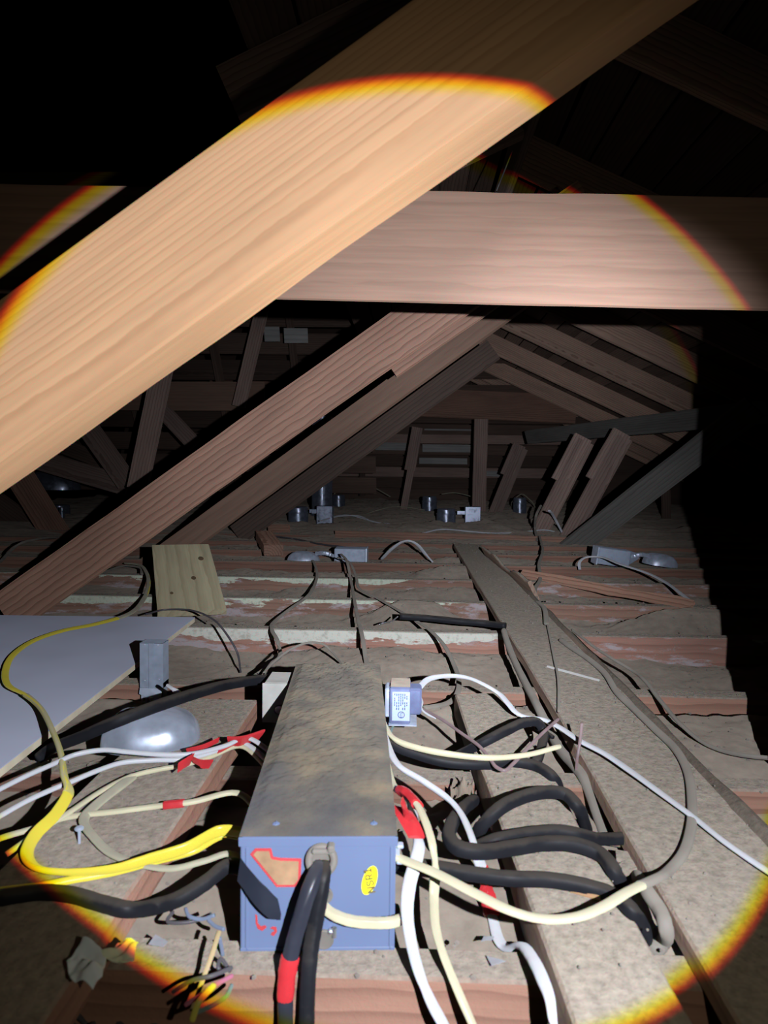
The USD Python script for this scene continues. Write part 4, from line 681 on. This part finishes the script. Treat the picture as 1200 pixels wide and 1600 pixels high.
# ------------------------------------------------------------------ small transformer and outlet box beside the far end of the box
t = thing('transformer', 'small blue-white labelled transformer clamped to the right side of the box', 'transformer')
TY = 1.0
def tx3(px, py, Y=TY): return at(px, py, Y)
a, b = tx3(609, 1075), tx3(641, 1133); cx, cz, w, h = (a[0]+b[0])/2, (a[2]+b[2])/2, b[0]-a[0], a[2]-b[2]
core = obj('core_shell', box(w, .045, h, (cx, TY+.024, cz), .002), 'blue_steel', t, 30)
obj('wing', box(.02, .03, h*.72, (cx+w/2+.006, TY+.024, cz+.004), .003), 'blue_steel', t, 30, label='right lamination stack'); obj('wing', box(.008, .03, h*.8, (cx-w/2-.003, TY+.024, cz+.002), .002), 'galvanised', t, 30)
obj('foot_plate', box(w*1.35, .05, .0015, (cx+.004, TY+.024, cz-h/2-.001), .0004), 'galvanised', t, 20)
obj('top_dust', box(w*.95, .04, .002, (cx, TY+.026, cz+h/2+.0005), .0008), 'dust', t, 20)
la, lb2 = tx3(613, 1081), tx3(640, 1127); lc = ((la[0]+lb2[0])/2, TY-.0002+.001, (la[2]+lb2[2])/2); lw, lh = lb2[0]-la[0], la[2]-lb2[2]
lab = obj('label', box(lw, .001, lh, lc, .0003), 'label_white', t, False, label='pale blue printed label')
pr2 = []
for k_ in range(7):
    x = lc[0]-lw/2+lw*(.14+.115*k_); L_ = lh*(.58 if k_ % 3 else .44)
    n_ = 6
    for q_ in range(n_):
        if rng.random() < .85: pr2.append(box(lw*.05, .0003, L_/n_*.8, (x, lc[1]-.0006, lc[2]+lh*.45-L_*(q_+.5)/n_), .0001))
m = trimesh.creation.annulus(lw*.16, lw*.2, .0003, sections=28); m.apply_transform([[1, 0, 0, lc[0]+lw*.02], [0, 0, 1, lc[1]-.0006], [0, 1, 0, lc[2]-lh*.29], [0, 0, 0, 1]]); pr2.append(m)
mm = meshkit.text_mesh('ETL', lw*.13, .0003, True); mm.apply_translation(-mm.bounds.mean(0)); mm.apply_transform([[0, -1, 0, lc[0]+lw*.02], [0, 0, -1, lc[1]-.0006], [1, 0, 0, lc[2]-lh*.29], [0, 0, 0, 1]]); pr2.append(mm)
obj('print', cat(pr2), 'ink_blue', lab, False)
obj('lead_wire', sweep(spline(np.array([[cx-.008, TY+.01, cz-h/2], [cx-.014, TY-.005, cz-h/2-.012], [cx-.022, TY-.01, cz-h/2-.02]]), 5), .004, .003, 6), 'green_wire', t, True)
t = thing('outlet_box', 'small white outlet box tucked against the far left side of the box', 'electrical box')
OY = 1.03; a, b = at(412, 1068, OY), at(452, 1130, OY); cx, cz, w, h = (a[0]+b[0])/2, (a[2]+b[2])/2, b[0]-a[0], a[2]-b[2]
obj('body', box(w*1.0, .06, h, (cx-.002, OY+.034, cz), .003), 'switch_plate', t, 30); pl = sg.box(-w/2, -h/2, w/2, h/2).difference(sg.Point(.006, -.01).buffer(.008)); pm = trimesh.creation.extrude_polygon(pl, .002, engine='earcut'); pm.apply_transform([[1, 0, 0, cx-.002], [0, 0, -1, OY+.003], [0, 1, 0, cz], [0, 0, 0, 1]]); obj('cover_plate', pm, 'switch_plate', t, False)
m = lathe([(0, 0), (.0065, 0), (.0065, .002), (.005, .0025), (0, .0025)], 24); m.apply_transform([[1, 0, 0, cx+.004], [0, 0, -1, OY+.003], [0, 1, 0, cz-.01], [0, 0, 0, 1]]); obj('knockout', m, 'steel', t, 30)

# crumbs of dirt on the dust and the boards
r2 = np.random.default_rng(11); ico = trimesh.creation.icosphere(0, 1.); V_, F_ = [], []
for k_ in range(1500):
    y = r2.uniform(.5, 3.8)**1.; x = r2.uniform(-.55, .6)*y**.6; rr = r2.uniform(.001, .0028)*(1+.35*y)
    if x < -.515 and .78 < y < 1.86: x = -.5+.3*r2.random()
    z = sup(x, y); rr *= .6 if z > .02 else 1.
    v = np.asarray(ico.vertices)*(1+.5*(r2.random((12, 1))-.5))*[rr, rr, rr*.7]+[x, y, z+rr*.2]
    F_.append(np.asarray(ico.faces)+12*k_); V_.append(v)
obj('dirt_crumbs', (np.vstack(V_), np.vstack(F_)), 'dust_dark', smooth=False, label='small crumbs of dirt scattered over the dust and boards', cat='dirt', kind='stuff')

# repeats of a kind belong together
GROUPS = {'floor_joist': 'floor joists crossing the attic', 'rafter': 'roof rafters', 'diagonal_brace': 'diagonal timbers at the left', 'roof_strut': 'leaning roof struts', 'wing_timber': 'timbers of the left wing', 'recessed_light': 'recessed lights with metal hoods',
          'can_light': 'round can lights in the distance', 'distant_cable': 'cables on the far floor', 'pale_slat': 'pale slats of the far roof end', 'black_cable': 'black cables around the wiring box', 'white_cable': 'white cables around the wiring box', 'cream_cable': 'cream cables around the wiring box',
          'yellow_cable': 'yellow cables left of the wiring box', 'grey_cable': 'dusty grey cables over the joists', 'service_cable': 'black service cables on the box front', 'wire_stub': 'loose wire stubs at the lower left', 'patch_panel': 'pale patches in the roof', 'wood_chip': 'wood chips beside the long plank', 'collar_tie': 'far collar ties', 'thin_stud': 'short studs in the distance'}
import re
for p_ in stage.GetPrimAtPath('/World').GetChildren():
    g_ = GROUPS.get(re.sub(r'_[0-9]{3}$', '', p_.GetName()))
    if g_: p_.SetCustomDataByKey('group', g_)
